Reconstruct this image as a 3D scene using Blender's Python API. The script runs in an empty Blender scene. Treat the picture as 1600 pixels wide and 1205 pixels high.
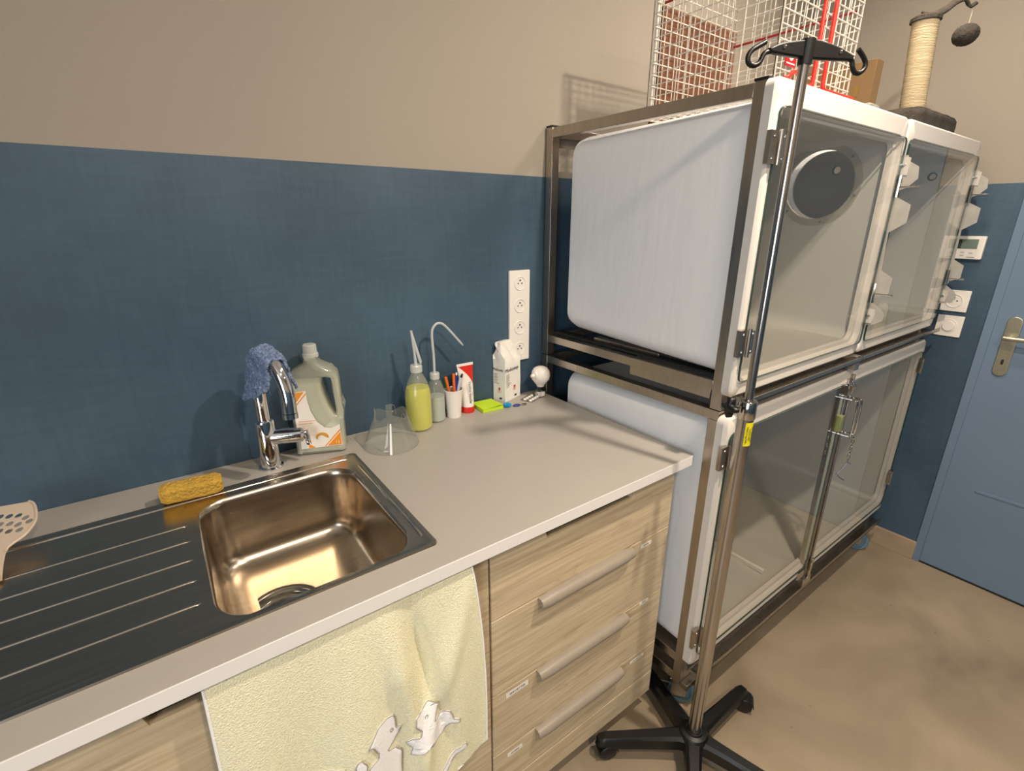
import bpy, bmesh, math, random
from mathutils import Matrix, Vector, noise
random.seed(7)
S = bpy.context.scene
COL = S.collection
PI = math.pi

# ---------------------------------------------------------------- camera, world, lights
cam_d = bpy.data.cameras.new('camera')
cam = bpy.data.objects.new('camera', cam_d); COL.objects.link(cam)
yaw, pit, rol, F = 0.62836, 0.32542, 0.00074, 764.54
fw = Vector((math.sin(yaw)*math.cos(pit), math.cos(yaw)*math.cos(pit), -math.sin(pit)))
r0 = fw.cross(Vector((0, 0, 1))).normalized(); u0 = r0.cross(fw)
rt = math.cos(rol)*r0 + math.sin(rol)*u0; up = -math.sin(rol)*r0 + math.cos(rol)*u0
CAM = Vector((0, -1.2686, 1.4436))
cam.matrix_world = Matrix(((rt.x, up.x, -fw.x, CAM.x), (rt.y, up.y, -fw.y, CAM.y), (rt.z, up.z, -fw.z, CAM.z), (0, 0, 0, 1)))
cam_d.sensor_width = 36; cam_d.lens = 36*F/1600; cam_d.clip_start = 0.02
S.camera = cam
S.view_settings.view_transform = 'Standard'; S.view_settings.look = 'None'
S.view_settings.gamma = 1; S.view_settings.use_curve_mapping = False
S.view_settings.exposure = 0.12
W = bpy.data.worlds.new('world'); S.world = W; W.use_nodes = True
W.node_tree.nodes['Background'].inputs[0].default_value = (0.75, 0.85, 1.0, 1)
W.node_tree.nodes['Background'].inputs[1].default_value = 0.5

def area(name, loc, aim, sx, sy, power, color, shape='RECTANGLE'):
    d = bpy.data.lights.new(name, 'AREA'); d.shape = shape; d.size = sx
    if shape in ('RECTANGLE', 'ELLIPSE'): d.size_y = sy
    d.energy = power; d.color = color
    o = bpy.data.objects.new(name, d); COL.objects.link(o)
    o.location = loc
    o.rotation_euler = (Vector(aim)-Vector(loc)).to_track_quat('-Z', 'Y').to_euler()
    return o
WARM = (1.0, 0.86, 0.70)
LAMPS = [(1.10, -1.24, 29.0), (1.80, -0.64, 12.0), (0.38, -2.04, 22.0), (1.9, -2.3, 2.0)]  # last lamp is an unseen fill, added to brighten the room
for lx, ly, pw in LAMPS:
    area('ceiling_lamp_light', (lx, ly, 2.478), (lx, ly, 0), 0.06 if -2 < ly < -1 else .2, 0.06, pw, WARM if ly > -2 else (1.0, 0.80, 0.58), 'DISK')
area('daylight_light', (-1.64, -2.25, 1.45), (1.0, -2.0, 1.1), 1.2, 1.2, 30.0, (0.92, 0.96, 1.0))

# ---------------------------------------------------------------- helpers
def lin(r, g, b):
    f = lambda c: (c/255/12.92) if c/255 <= 0.04045 else ((c/255+0.055)/1.055)**2.4
    return (f(r), f(g), f(b), 1)

def new_mat(name):
    m = bpy.data.materials.new(name); m.use_nodes = True
    nt = m.node_tree; return m, nt, nt.nodes['Principled BSDF']

def mat(name, rgb, rough=0.5, metal=0.0, var=0.0, scale=8.0, stretch=(1, 1, 1), bump=0.0, bscale=60.0, spec=0.5, trans=0.0, coat=0.0, rvar=0.0):
    m, nt, p = new_mat(name)
    c = lin(*rgb); p.inputs['Base Color'].default_value = c
    p.inputs['Roughness'].default_value = rough; p.inputs['Metallic'].default_value = metal
    p.inputs['Specular IOR Level'].default_value = spec
    if trans: p.inputs['Transmission Weight'].default_value = trans
    if coat: p.inputs['Coat Weight'].default_value = coat
    tc = nt.nodes.new('ShaderNodeTexCoord'); mp = nt.nodes.new('ShaderNodeMapping')
    mp.inputs['Scale'].default_value = stretch
    nt.links.new(tc.outputs['Object'], mp.inputs['Vector'])
    if var or rvar:
        n = nt.nodes.new('ShaderNodeTexNoise'); n.inputs['Scale'].default_value = scale; n.inputs['Detail'].default_value = 6
        nt.links.new(mp.outputs[0], n.inputs['Vector'])
        if var:
            cr = nt.nodes.new('ShaderNodeValToRGB')
            cr.color_ramp.elements[0].position = 0.3; cr.color_ramp.elements[1].position = 0.7
            cr.color_ramp.elements[0].color = tuple(x*(1-var) for x in c[:3])+(1,)
            cr.color_ramp.elements[1].color = tuple(min(1, x*(1+var)) for x in c[:3])+(1,)
            nt.links.new(n.outputs['Fac'], cr.inputs[0]); nt.links.new(cr.outputs[0], p.inputs['Base Color'])
        if rvar:
            mr = nt.nodes.new('ShaderNodeMapRange'); mr.inputs['To Min'].default_value = max(0.02, rough-rvar); mr.inputs['To Max'].default_value = rough+rvar
            nt.links.new(n.outputs['Fac'], mr.inputs['Value']); nt.links.new(mr.outputs[0], p.inputs['Roughness'])
    if bump:
        n2 = nt.nodes.new('ShaderNodeTexNoise'); n2.inputs['Scale'].default_value = bscale; n2.inputs['Detail'].default_value = 4
        nt.links.new(mp.outputs[0], n2.inputs['Vector'])
        b = nt.nodes.new('ShaderNodeBump'); b.inputs['Strength'].default_value = bump; b.inputs['Distance'].default_value = 0.01
        nt.links.new(n2.outputs['Fac'], b.inputs['Height']); nt.links.new(b.outputs[0], p.inputs['Normal'])
    return m

def clear_mat(name, tint=(1, 1, 1), ior=1.5, rough=0.0, milk=0.0, milk_rgb=(230, 232, 228)):
    """thin clear sheet: light passes, Fresnel reflection, optional milky share"""
    m = bpy.data.materials.new(name); m.use_nodes = True; nt = m.node_tree
    nt.nodes.clear()
    out = nt.nodes.new('ShaderNodeOutputMaterial')
    tr = nt.nodes.new('ShaderNodeBsdfTransparent'); tr.inputs[0].default_value = (*tint, 1)
    gl = nt.nodes.new('ShaderNodeBsdfGlossy'); gl.inputs['Roughness'].default_value = rough
    fr = nt.nodes.new('ShaderNodeFresnel'); fr.inputs[0].default_value = ior
    geo = nt.nodes.new('ShaderNodeNewGeometry')
    base = tr.outputs[0]
    if milk:
        df = nt.nodes.new('ShaderNodeBsdfDiffuse'); df.inputs[0].default_value = lin(*milk_rgb)
        tl = nt.nodes.new('ShaderNodeBsdfTranslucent'); tl.inputs[0].default_value = lin(*milk_rgb)
        mx0 = nt.nodes.new('ShaderNodeMixShader'); mx0.inputs[0].default_value = 0.45
        nt.links.new(df.outputs[0], mx0.inputs[1]); nt.links.new(tl.outputs[0], mx0.inputs[2])
        mx1 = nt.nodes.new('ShaderNodeMixShader'); mx1.inputs[0].default_value = milk
        nt.links.new(tr.outputs[0], mx1.inputs[1]); nt.links.new(mx0.outputs[0], mx1.inputs[2]); base = mx1.outputs[0]
    # Fresnel on the outer side only (the inner side would give total reflection)
    inv = nt.nodes.new('ShaderNodeMath'); inv.operation = 'SUBTRACT'; inv.inputs[0].default_value = 1
    nt.links.new(geo.outputs['Backfacing'], inv.inputs[1])
    mu = nt.nodes.new('ShaderNodeMath'); mu.operation = 'MULTIPLY'
    nt.links.new(fr.outputs[0], mu.inputs[0]); nt.links.new(inv.outputs[0], mu.inputs[1])
    mx = nt.nodes.new('ShaderNodeMixShader')
    nt.links.new(mu.outputs[0], mx.inputs[0]); nt.links.new(base, mx.inputs[1]); nt.links.new(gl.outputs[0], mx.inputs[2])
    nt.links.new(mx.outputs[0], out.inputs[0])
    return m

def wood_mat(name, ax='x'):
    m, nt, p = new_mat(name)
    N = nt.nodes.new; L = nt.links.new
    tc = N('ShaderNodeTexCoord'); mp = N('ShaderNodeMapping')
    mp.inputs['Scale'].default_value = (1.3, 1, 9)
    mp.inputs['Rotation'].default_value = (0, math.radians(3), 0)
    L(tc.outputs['Object'], mp.inputs[0])
    big = N('ShaderNodeTexNoise'); big.inputs['Scale'].default_value = 1.6; big.inputs['Detail'].default_value = 2; big.inputs['Distortion'].default_value = 1.2
    L(mp.outputs[0], big.inputs['Vector'])
    mp2 = N('ShaderNodeMapping'); mp2.inputs['Scale'].default_value = (1.6, 1, 34); L(tc.outputs['Object'], mp2.inputs[0])
    fine = N('ShaderNodeTexNoise'); fine.inputs['Scale'].default_value = 3.2; fine.inputs['Detail'].default_value = 8; fine.inputs['Distortion'].default_value = 0.5
    L(mp2.outputs[0], fine.inputs['Vector'])
    wv = N('ShaderNodeMath'); wv.operation = 'MULTIPLY'; wv.inputs[1].default_value = 9.0; L(big.outputs['Fac'], wv.inputs[0])
    fr = N('ShaderNodeMath'); fr.operation = 'PINGPONG'; fr.inputs[1].default_value = 1.0; L(wv.outputs[0], fr.inputs[0])
    pw = N('ShaderNodeMath'); pw.operation = 'POWER'; pw.inputs[1].default_value = 5.0; L(fr.outputs[0], pw.inputs[0])
    cr = N('ShaderNodeValToRGB'); e = cr.color_ramp.elements
    e[0].position = 0.25; e[0].color = lin(178, 158, 128); e[1].position = 0.65; e[1].color = lin(209, 192, 162)
    L(fine.outputs['Fac'], cr.inputs[0])
    mx = N('ShaderNodeMixRGB'); mx.blend_type = 'MULTIPLY'; mx.inputs[2].default_value = (0.62, 0.56, 0.48, 1)
    sc = N('ShaderNodeMath'); sc.operation = 'MULTIPLY'; sc.inputs[1].default_value = 0.35; L(pw.outputs[0], sc.inputs[0])
    L(sc.outputs[0], mx.inputs[0]); L(cr.outputs[0], mx.inputs[1]); L(mx.outputs[0], p.inputs['Base Color'])
    p.inputs['Roughness'].default_value = 0.5
    return m

def root_matrix(o):
    M = Matrix.Identity(4)
    while o is not None:
        M = o.matrix_basis @ M; o = o.parent
    return M

def finish(name, me, mats, parent=None, smooth=False, bevel=0.0, bseg=2, sub=0, angle=35):
    me.name = name
    o = bpy.data.objects.new(name, me); COL.objects.link(o)
    for m in (mats if isinstance(mats, (list, tuple)) else [mats]):
        me.materials.append(m)
    if parent is not None:
        me.transform(root_matrix(parent).inverted()); o.parent = parent
    if bevel:
        md = o.modifiers.new('bevel', 'BEVEL'); md.width = bevel; md.segments = bseg; md.limit_method = 'ANGLE'; md.angle_limit = math.radians(40)
    if sub:
        md = o.modifiers.new('sub', 'SUBSURF'); md.levels = sub; md.render_levels = sub
    if smooth or bevel:
        for p in me.polygons: p.use_smooth = True
        if not sub:
            try: me.set_sharp_from_angle(angle=math.radians(angle))
            except Exception: pass
    return o

def obj(name, bm, mats, parent=None, **k):
    bmesh.ops.recalc_face_normals(bm, faces=bm.faces[:])
    me = bpy.data.meshes.new(name); bm.to_mesh(me); bm.free()
    return finish(name, me, mats, parent, **k)

def rebase(o):
    vs = [v.co for v in o.data.vertices]
    c = Vector(((min(v.x for v in vs)+max(v.x for v in vs))/2, (min(v.y for v in vs)+max(v.y for v in vs))/2, min(v.z for v in vs)))
    o.data.transform(Matrix.Translation(-c)); o.location = c

def tag(o, label, cat, group=None):
    if o.type == 'MESH': rebase(o)
    o['label'] = label; o['category'] = cat
    if group: o['group'] = group
    return o

def struct(o, label=None):
    o['kind'] = 'structure'
    return o

def thing(name, label, cat, loc, group=None):
    o = bpy.data.objects.new(name, None); COL.objects.link(o); o.location = loc; o.empty_display_size = 0.05
    o['label'] = label; o['category'] = cat
    if group: o['group'] = group
    return o

def box(bm, x0, x1, y0, y1, z0, z1, mi=0, M=None):
    vs = [bm.verts.new((x, y, z)) for x in (x0, x1) for y in (y0, y1) for z in (z0, z1)]
    if M is not None:
        for v in vs: v.co = M @ v.co
    for a in ((0, 1, 3, 2), (4, 6, 7, 5), (0, 4, 5, 1), (2, 3, 7, 6), (0, 2, 6, 4), (1, 5, 7, 3)):
        f = bm.faces.new([vs[i] for i in a]); f.material_index = mi
    return vs

def bx(*a, **k):
    bm = bmesh.new(); box(bm, *a, **k); return bm

def tube(bm, pts, r, seg=12, cap=True, closed=False):
    pts = [Vector(p) for p in pts]; n = len(pts)
    rs = r if isinstance(r, (list, tuple)) else [r]*n
    rings = []
    t0 = (pts[1]-pts[0]).normalized()
    ref = Vector((0, 0, 1)) if abs(t0.z) < 0.9 else Vector((1, 0, 0))
    a = t0.cross(ref).normalized(); prev = t0
    for i in range(n):
        if closed: t = (pts[(i+1) % n]-pts[i-1]).normalized()
        elif i == 0: t = t0
        elif i == n-1: t = (pts[i]-pts[i-1]).normalized()
        else: t = ((pts[i+1]-pts[i]).normalized()+(pts[i]-pts[i-1]).normalized()).normalized()
        q = prev.rotation_difference(t); a = q @ a; a = (a - t*a.dot(t)).normalized(); prev = t
        b = t.cross(a)
        rings.append([bm.verts.new(pts[i]+(a*math.cos(2*PI*k/seg)+b*math.sin(2*PI*k/seg))*rs[i]) for k in range(seg)])
    m = n if closed else n-1
    for i in range(m):
        A, B = rings[i], rings[(i+1) % n]
        for k in range(seg): bm.faces.new((A[k], A[(k+1) % seg], B[(k+1) % seg], B[k]))
    if cap and not closed:
        bm.faces.new(rings[0][::-1]); bm.faces.new(rings[-1])

def tb(pts, r, **k):
    bm = bmesh.new(); tube(bm, pts, r, **k); return bm

def smoothpath(pts, n=8):
    P = [Vector(p) for p in pts]; P = [2*P[0]-P[1]]+P+[2*P[-1]-P[-2]]; out = []
    for i in range(1, len(P)-2):
        a, b, c, d = P[i-1:i+3]
        for k in range(n):
            t = k/n
            out.append(0.5*((2*b)+(c-a)*t+(2*a-5*b+4*c-d)*t*t+(3*b-a-3*c+d)*t**3))
    out.append(P[-2]); return out

def lathe(bm, prof, c=(0, 0, 0), seg=32, axis='z', M=None, sx=1.0, sy=1.0):
    rings = []
    for r, z in prof:
        if r < 1e-6: rings.append([bm.verts.new((0, 0, z))])
        else: rings.append([bm.verts.new((r*math.cos(2*PI*k/seg)*sx, r*math.sin(2*PI*k/seg)*sy, z)) for k in range(seg)])
    for i in range(len(rings)-1):
        A, B = rings[i], rings[i+1]
        for k in range(seg):
            k2 = (k+1) % seg
            if len(A) == 1 and len(B) == 1: continue
            if len(A) == 1: bm.faces.new((A[0], B[k2], B[k]))
            elif len(B) == 1: bm.faces.new((A[k], A[k2], B[0]))
            else: bm.faces.new((A[k], A[k2], B[k2], B[k]))
    vs = [v for R in rings for v in R]
    T = M if M is not None else Matrix.Identity(4)
    if axis == 'x': T = T @ Matrix.Rotation(PI/2, 4, 'Y')
    if axis == 'y': T = T @ Matrix.Rotation(-PI/2, 4, 'X')
    T = Matrix.Translation(c) @ T
    for v in vs: v.co = T @ v.co

def lt(prof, **k):
    bm = bmesh.new(); lathe(bm, prof, **k); return bm

def frame(U, V, O):
    U = Vector(U).normalized(); V = Vector(V); V = (V-U*V.dot(U)).normalized(); N = U.cross(V); O = Vector(O)
    return Matrix(((U.x, V.x, N.x, O.x), (U.y, V.y, N.y, O.y), (U.z, V.z, N.z, O.z), (0, 0, 0, 1)))
def XZ(o): return frame((1, 0, 0), (0, 0, 1), o)        # normal points to -y
def YZ(o): return frame((0, -1, 0), (0, 0, 1), o)       # normal points to -x

def flat_mesh(outer, holes, depth, bevel, M):
    cu = bpy.data.curves.new('tmp', 'CURVE'); cu.dimensions = '2D'; cu.fill_mode = 'BOTH'
    cu.extrude = max(0, depth/2-bevel); cu.bevel_depth = bevel; cu.bevel_resolution = 3
    if bevel: cu.offset = -bevel
    for loop in [outer]+list(holes):
        sp = cu.splines.new('POLY'); sp.points.add(len(loop)-1)
        for i, p in enumerate(loop): sp.points[i].co = (p[0], p[1], 0, 1)
        sp.use_cyclic_u = True
    o = bpy.data.objects.new('tmp', cu); COL.objects.link(o)
    me = bpy.data.meshes.new_from_object(o); bpy.data.objects.remove(o); bpy.data.curves.remove(cu)
    me.materials.clear(); me.transform(M); return me

def flat(name, outer, M, mats, parent=None, holes=(), depth=0.002, bevel=0.0, **k):
    return finish(name, flat_mesh(outer, holes, depth, bevel, M), mats, parent, **k)

def text(name, s, size, M, m, parent, ext=0.0001, align='CENTER', sx=1.0):
    cu = bpy.data.curves.new('tmp', 'FONT'); cu.body = s; cu.size = size; cu.extrude = ext; cu.align_x = align; cu.align_y = 'CENTER'
    o = bpy.data.objects.new('tmp', cu); COL.objects.link(o)
    me = bpy.data.meshes.new_from_object(o); bpy.data.objects.remove(o); bpy.data.curves.remove(cu)
    me.materials.clear(); me.transform(M @ Matrix.Diagonal((sx, 1, 1, 1)))
    return finish(name, me, m, parent)

def rr(x0, x1, y0, y1, r, n=6):
    pts = []
    for cx, cy, a0 in ((x1-r, y1-r, 0), (x0+r, y1-r, 90), (x0+r, y0+r, 180), (x1-r, y0+r, 270)):
        for k in range(n+1):
            a = math.radians(a0+90*k/n); pts.append((cx+r*math.cos(a), cy+r*math.sin(a)))
    return pts

def circ(cx, cy, r, n=32, sx=1.0):
    return [(cx+r*sx*math.cos(2*PI*k/n), cy+r*math.sin(2*PI*k/n)) for k in range(n)]

def loft(bm, loops, cap0=False, cap1=False, mi=None):
    R = [[bm.verts.new(p) for p in L] for L in loops]
    for i in range(len(R)-1):
        A, B = R[i], R[i+1]; n = len(A)
        for k in range(n):
            f = bm.faces.new((A[k], A[(k+1) % n], B[(k+1) % n], B[k]))
            if mi: f.material_index = mi[i]
    if cap0: bm.faces.new(R[0][::-1])
    if cap1: bm.faces.new(R[-1])
    return R

# ---------------------------------------------------------------- materials
M_beige = mat('beige_wall_paint', (151, 142, 130), 0.75, var=0.02, scale=2.5, bump=0.04, bscale=140)
def blue_wall():
    m, nt, p = new_mat('blue_wall_covering'); N = nt.nodes.new; L = nt.links.new
    tc = N('ShaderNodeTexCoord')
    def ns(scale, st, det=6):
        mp = N('ShaderNodeMapping'); mp.inputs['Scale'].default_value = st; L(tc.outputs['Object'], mp.inputs[0])
        n = N('ShaderNodeTexNoise'); n.inputs['Scale'].default_value = scale; n.inputs['Detail'].default_value = det; L(mp.outputs[0], n.inputs['Vector']); return n
    a = ns(2.2, (1, 1, 1)); b = ns(90, (1.0, 1.0, 0.12)); c = ns(90, (0.12, 0.12, 1.0))
    mx = N('ShaderNodeMath'); mx.operation = 'ADD'; L(b.outputs['Fac'], mx.inputs[0]); L(c.outputs['Fac'], mx.inputs[1])
    m2 = N('ShaderNodeMath'); m2.operation = 'MULTIPLY_ADD'; m2.inputs[1].default_value = 0.25; m2.use_clamp = False; L(mx.outputs[0], m2.inputs[0]); L(a.outputs['Fac'], m2.inputs[2])
    cr = N('ShaderNodeValToRGB'); e = cr.color_ramp.elements
    e[0].position = 0.6; e[0].color = lin(52, 72, 90); e[1].position = 1.05; e[1].color = lin(71, 94, 113)
    L(m2.outputs[0], cr.inputs[0]); L(cr.outputs[0], p.inputs['Base Color'])
    p.inputs['Roughness'].default_value = 0.5
    bp = N('ShaderNodeBump'); bp.inputs['Strength'].default_value = 0.06; bp.inputs['Distance'].default_value = 0.01
    L(b.outputs['Fac'], bp.inputs['Height']); L(bp.outputs[0], p.inputs['Normal'])
    return m
M_blue = blue_wall()
M_doorblue = mat('door_blue_paint', (102, 122, 145), 0.45, var=0.03, scale=3)
M_ceil = mat('ceiling_white', (232, 228, 220), 0.8, var=0.02, scale=3)
def floor_mat():
    m, nt, p = new_mat('polished_concrete_floor'); N = nt.nodes.new; L = nt.links.new
    tc = N('ShaderNodeTexCoord')
    a = N('ShaderNodeTexNoise'); a.inputs['Scale'].default_value = 2.3; a.inputs['Detail'].default_value = 9; a.inputs['Distortion'].default_value = 0.6
    b = N('ShaderNodeTexNoise'); b.inputs['Scale'].default_value = 34; b.inputs['Detail'].default_value = 5
    L(tc.outputs['Object'], a.inputs['Vector']); L(tc.outputs['Object'], b.inputs['Vector'])
    cr = N('ShaderNodeValToRGB'); e = cr.color_ramp.elements
    e[0].position = 0.3; e[0].color = lin(122, 109, 92); e[1].position = 0.7; e[1].color = lin(163, 147, 124)
    L(a.outputs['Fac'], cr.inputs[0])
    cr2 = N('ShaderNodeValToRGB'); e = cr2.color_ramp.elements
    e[0].position = 0.24; e[0].color = (0.62, 0.58, 0.54, 1); e[1].position = 0.31; e[1].color = (1, 1, 1, 1)
    L(b.outputs['Fac'], cr2.inputs[0])
    mx = N('ShaderNodeMixRGB'); mx.blend_type = 'MULTIPLY'; mx.inputs[0].default_value = 0.8
    L(cr.outputs[0], mx.inputs[1]); L(cr2.outputs[0], mx.inputs[2]); L(mx.outputs[0], p.inputs['Base Color'])
    p.inputs['Roughness'].default_value = 0.42
    return m
M_floor = floor_mat()
M_base = mat('concrete_baseboard', (165, 145, 122), 0.55, var=0.12, scale=9)
M_counter = mat('grey_laminate', (171, 166, 159), 0.42, var=0.015, scale=30, bump=0.02, bscale=400)
M_edge = mat('white_edge_band', (232, 229, 226), 0.3)
M_wood = wood_mat('pale_oak_laminate')
M_handle = mat('beige_handle', (152, 142, 128), 0.45, var=0.05, scale=20)
M_dark = mat('dark_gap', (30, 30, 30), 0.7)
M_steel = mat('brushed_steel_frame', (178, 170, 160), 0.30, 1.0, var=0.08, scale=12, stretch=(6, 6, 1), rvar=0.08)
M_steelsh = mat('polished_steel', (205, 200, 192), 0.14, 1.0)
M_sink = mat('brushed_sink_steel', (188, 176, 160), 0.24, 1.0, var=0.06, scale=10, stretch=(0.6, 14, 6), rvar=0.05)
M_chrome = mat('chrome', (225, 225, 228), 0.04, 1.0)
M_tub = mat('white_fibreglass', (238, 240, 243), 0.38, var=0.012, scale=10, bump=0.16, bscale=26, stretch=(1, 1.6, 0.35))
M_gel = mat('white_gelcoat', (230, 224, 216), 0.25)
M_inner = mat('shaded_cage_interior', (200, 198, 190), 0.35)  # tub interior greyed to stand in for the shade inside
M_rubber = mat('black_rubber', (22, 22, 23), 0.5)
M_black = mat('black_plastic', (9, 9, 10), 0.42, bump=0.03, bscale=250)
M_glass = clear_mat('clear_door_glass', (0.90, 0.895, 0.88), 1.52)
M_glassedge = mat('green_glass_edge', (26, 58, 48), 0.2)
M_caster = mat('blue_grey_caster_rubber', (96, 128, 148), 0.45)
M_white = mat('white_plastic', (232, 226, 218), 0.35)
M_wire = mat('white_coated_wire', (212, 207, 196), 0.4)
M_red = mat('red_coated_steel', (205, 42, 28), 0.32)
M_darkred = mat('dark_red_rod', (140, 24, 30), 0.4)
M_card = mat('brown_cardboard', (112, 86, 54), 0.8, var=0.06, scale=5)
M_cardd = mat('dark_brown_cardboard', (112, 70, 46), 0.85, var=0.12, scale=6)
M_sisal = mat('sisal_rope', (196, 178, 145), 0.85, var=0.10, scale=10, stretch=(1, 1, 16), bump=0.4, bscale=40)
M_plush = mat('dark_grey_plush', (58, 52, 46), 0.95, var=0.4, scale=14, bump=0.6, bscale=90)
M_ink = mat('black_ink', (38, 36, 38), 0.6)
M_inkg = mat('grey_ink', (120, 118, 116), 0.6)
M_orange = mat('orange_print', (232, 146, 40), 0.5)
M_carc = mat('gap_shade_carcass', (70, 56, 44), 0.7)  # wood carcass darkened so the gaps between fronts look shaded
M_paper = mat('white_paper', (236, 230, 220), 0.6)
M_yellow = mat('yellow_sticker', (228, 214, 30), 0.45)

# ---------------------------------------------------------------- room shell
XR, XL, YF, ZC = 2.545, -1.7, -3.2, 2.5
BAND = 1.571
def wall_mesh(name, quads):
    bm = bmesh.new()
    for (mi, a) in quads: box(bm, *a, mi=mi)
    return struct(obj(name, bm, [M_beige, M_blue]))
struct(obj('floor', bx(XL-.1, XR+.1, YF-.1, 0.1, -0.05, 0), M_floor))
struct(obj('ceiling', bx(XL-.1, XR+.1, YF-.1, 0.1, ZC, ZC+.05), M_ceil))
wall_mesh('wall_back', [(1, (XL-.1, XR+.1, 0, 0.1, 0, BAND)), (0, (XL-.1, XR+.1, 0, 0.1, BAND, ZC))])
DY0, DY1, DZ = -0.838, -1.72, 2.06
wall_mesh('wall_right', [(1, (XR, XR+.1, DY0, 0, 0, BAND)), (0, (XR, XR+.1, DY0, 0, BAND, ZC)),
                         (1, (XR, XR+.1, YF, DY1, 0, BAND)), (0, (XR, XR+.1, YF, DY1, BAND, ZC)), (0, (XR, XR+.1, DY1, DY0, DZ, ZC))])
wy0, wy1, wz0, wz1 = -2.95, -1.55, 0.80, 2.15
wall_mesh('wall_front', [(1, (XL, XR, YF-.1, YF, 0, BAND)), (0, (XL, XR, YF-.1, YF, BAND, ZC))])
wall_mesh('wall_left', [(1, (XL-.1, XL, YF, wy0, 0, BAND)), (0, (XL-.1, XL, YF, wy0, BAND, ZC)),
                        (1, (XL-.1, XL, wy1, 0, 0, BAND)), (0, (XL-.1, XL, wy1, 0, BAND, ZC)),
                        (1, (XL-.1, XL, wy0, wy1, 0, wz0)), (0, (XL-.1, XL, wy0, wy1, wz1, ZC))])
bm = bmesh.new()
for a in ((wy0, wy1, wz0, wz0+.06), (wy0, wy1, wz1-.06, wz1), (wy0, wy0+.06, wz0, wz1), (wy1-.06, wy1, wz0, wz1), (-2.28, -2.22, wz0, wz1)):
    box(bm, XL-.07, XL-.02, a[0], a[1], a[2], a[3])
win = struct(obj('window_1', bm, M_white))
obj('window_pane', bx(XL-.05, XL-.044, wy0+.05, wy1-.05, wz0+.05, wz1-.05), M_glass, win)
struct(obj('baseboard_right', bx(XR-.012, XR, DY0-.002, 0, 0, 0.088), M_base, bevel=0.002))
struct(obj('baseboard_back', bx(XL, XR-.012, -.012, 0, 0, 0.088), M_base, bevel=0.002))
# door in the right wall
door = bx(XR-.004, XR+.04, DY1+.03, -0.863, 0.008, DZ-.03)
door = struct(obj('door_1', door, M_doorblue, bevel=0.002))
bm = bmesh.new()
for a in ((DY0-.0265, DY0+.002, 0, DZ), (DY1, DY1+.03, 0, DZ)): box(bm, XR-.008, XR+.05, a[0], a[1], a[2], a[3])
box(bm, XR-.008, XR+.05, DY1, DY0, DZ-.03, DZ)
obj('door_frame', bm, M_doorblue, door, bevel=0.002)
obj('door_moulding', bx(XR-.007, XR-.003, -1.62, -0.963, 0.402, 0.412), M_doorblue, door, bevel=0.001)
bm = bmesh.new(); box(bm, XR-.004, XR+.0, DY1+.03, -.862, -.001, .0075); obj('door_gap_seal', bm, M_dark, door)
M_plate = mat('brushed_nickel_plate', (196, 190, 168), 0.32, 0.9, var=0.12, scale=14)
pl = flat('handle_plate', rr(-.021, .021, -.112, .112, .0205, 8), YZ((XR-.008, -.918, .998)), M_plate, door, depth=.006, bevel=.002, smooth=True)
bm = tb([(XR-.01, -.916, 1.034), (XR-.045, -.916, 1.034)], .009); tube(bm, smoothpath([(XR-.045, -.905, 1.034), (XR-.047, -.93, 1.034), (XR-.047, -1.0, 1.036), (XR-.045, -1.03, 1.036)]), .0085)
obj('door_lever', bm, M_plate, door, smooth=True)
flat('keyhole', rr(-.004, .004, -.01, .01, .0035), YZ((XR-.0115, -.918, .94)), M_dark, door, depth=.001)

# ceiling lamps (their light sits just below)
M_lens = bpy.data.materials.new('lamp_lens'); M_lens.use_nodes = True
_p = M_lens.node_tree.nodes['Principled BSDF']; _p.inputs['Emission Color'].default_value = (*WARM, 1); _p.inputs['Emission Strength'].default_value = 12
_names = ['above the white cage corner, nearest the drip stand', 'above the middle of the glass cage', 'behind the camera on the left', 'added as unseen fill behind the camera on the right']
for (lx, ly, pw), nm in zip(LAMPS, _names):
    t = thing('ceiling_light', 'round recessed ceiling spotlight '+nm, 'ceiling light', (lx, ly, ZC-.02), 'recessed ceiling spotlights')
    k_ = 1 if ly > -2 else 2.2
    obj('trim_ring', lt([(.052*k_, 0), (.065*k_, -.004), (.07*k_, 0.004), (.07*k_, .02), (.05*k_, .02)], c=(lx, ly, ZC-.02), seg=32), M_white, t, smooth=True)
    obj('lens', lt([(0, 0.006), (.05*k_, 0.006), (.05*k_, .012), (0, .012)], c=(lx, ly, ZC-.02), seg=32), M_lens, t)

# ---------------------------------------------------------------- worktop with sink cut-out
Z0 = 0.88
def grid_slab(xs, ys, z0, z1, hole):
    bm = bmesh.new(); V = {}
    for i, x in enumerate(xs):
        for j, y in enumerate(ys):
            for k, z in enumerate((z0, z1)): V[i, j, k] = bm.verts.new((x, y, z))
    nx, ny = len(xs)-1, len(ys)-1
    sol = lambda i, j: 0 <= i < nx and 0 <= j < ny and (i, j) != hole
    for i in range(nx):
        for j in range(ny):
            if not sol(i, j): continue
            bm.faces.new((V[i, j, 1], V[i+1, j, 1], V[i+1, j+1, 1], V[i, j+1, 1]))
            bm.faces.new((V[i, j, 0], V[i, j+1, 0], V[i+1, j+1, 0], V[i+1, j, 0]))
            for di, dj, a, b in ((-1, 0, (i, j), (i, j+1)), (1, 0, (i+1, j+1), (i+1, j)), (0, -1, (i+1, j), (i, j)), (0, 1, (i, j+1), (i+1, j+1))):
                if not sol(i+di, j+dj):
                    f = bm.faces.new((V[a[0], a[1], 0], V[a[0], a[1], 1], V[b[0], b[1], 1], V[b[0], b[1], 0]))
                    if dj == -1 and j == 0: f.material_index = 1
    return bm
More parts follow.
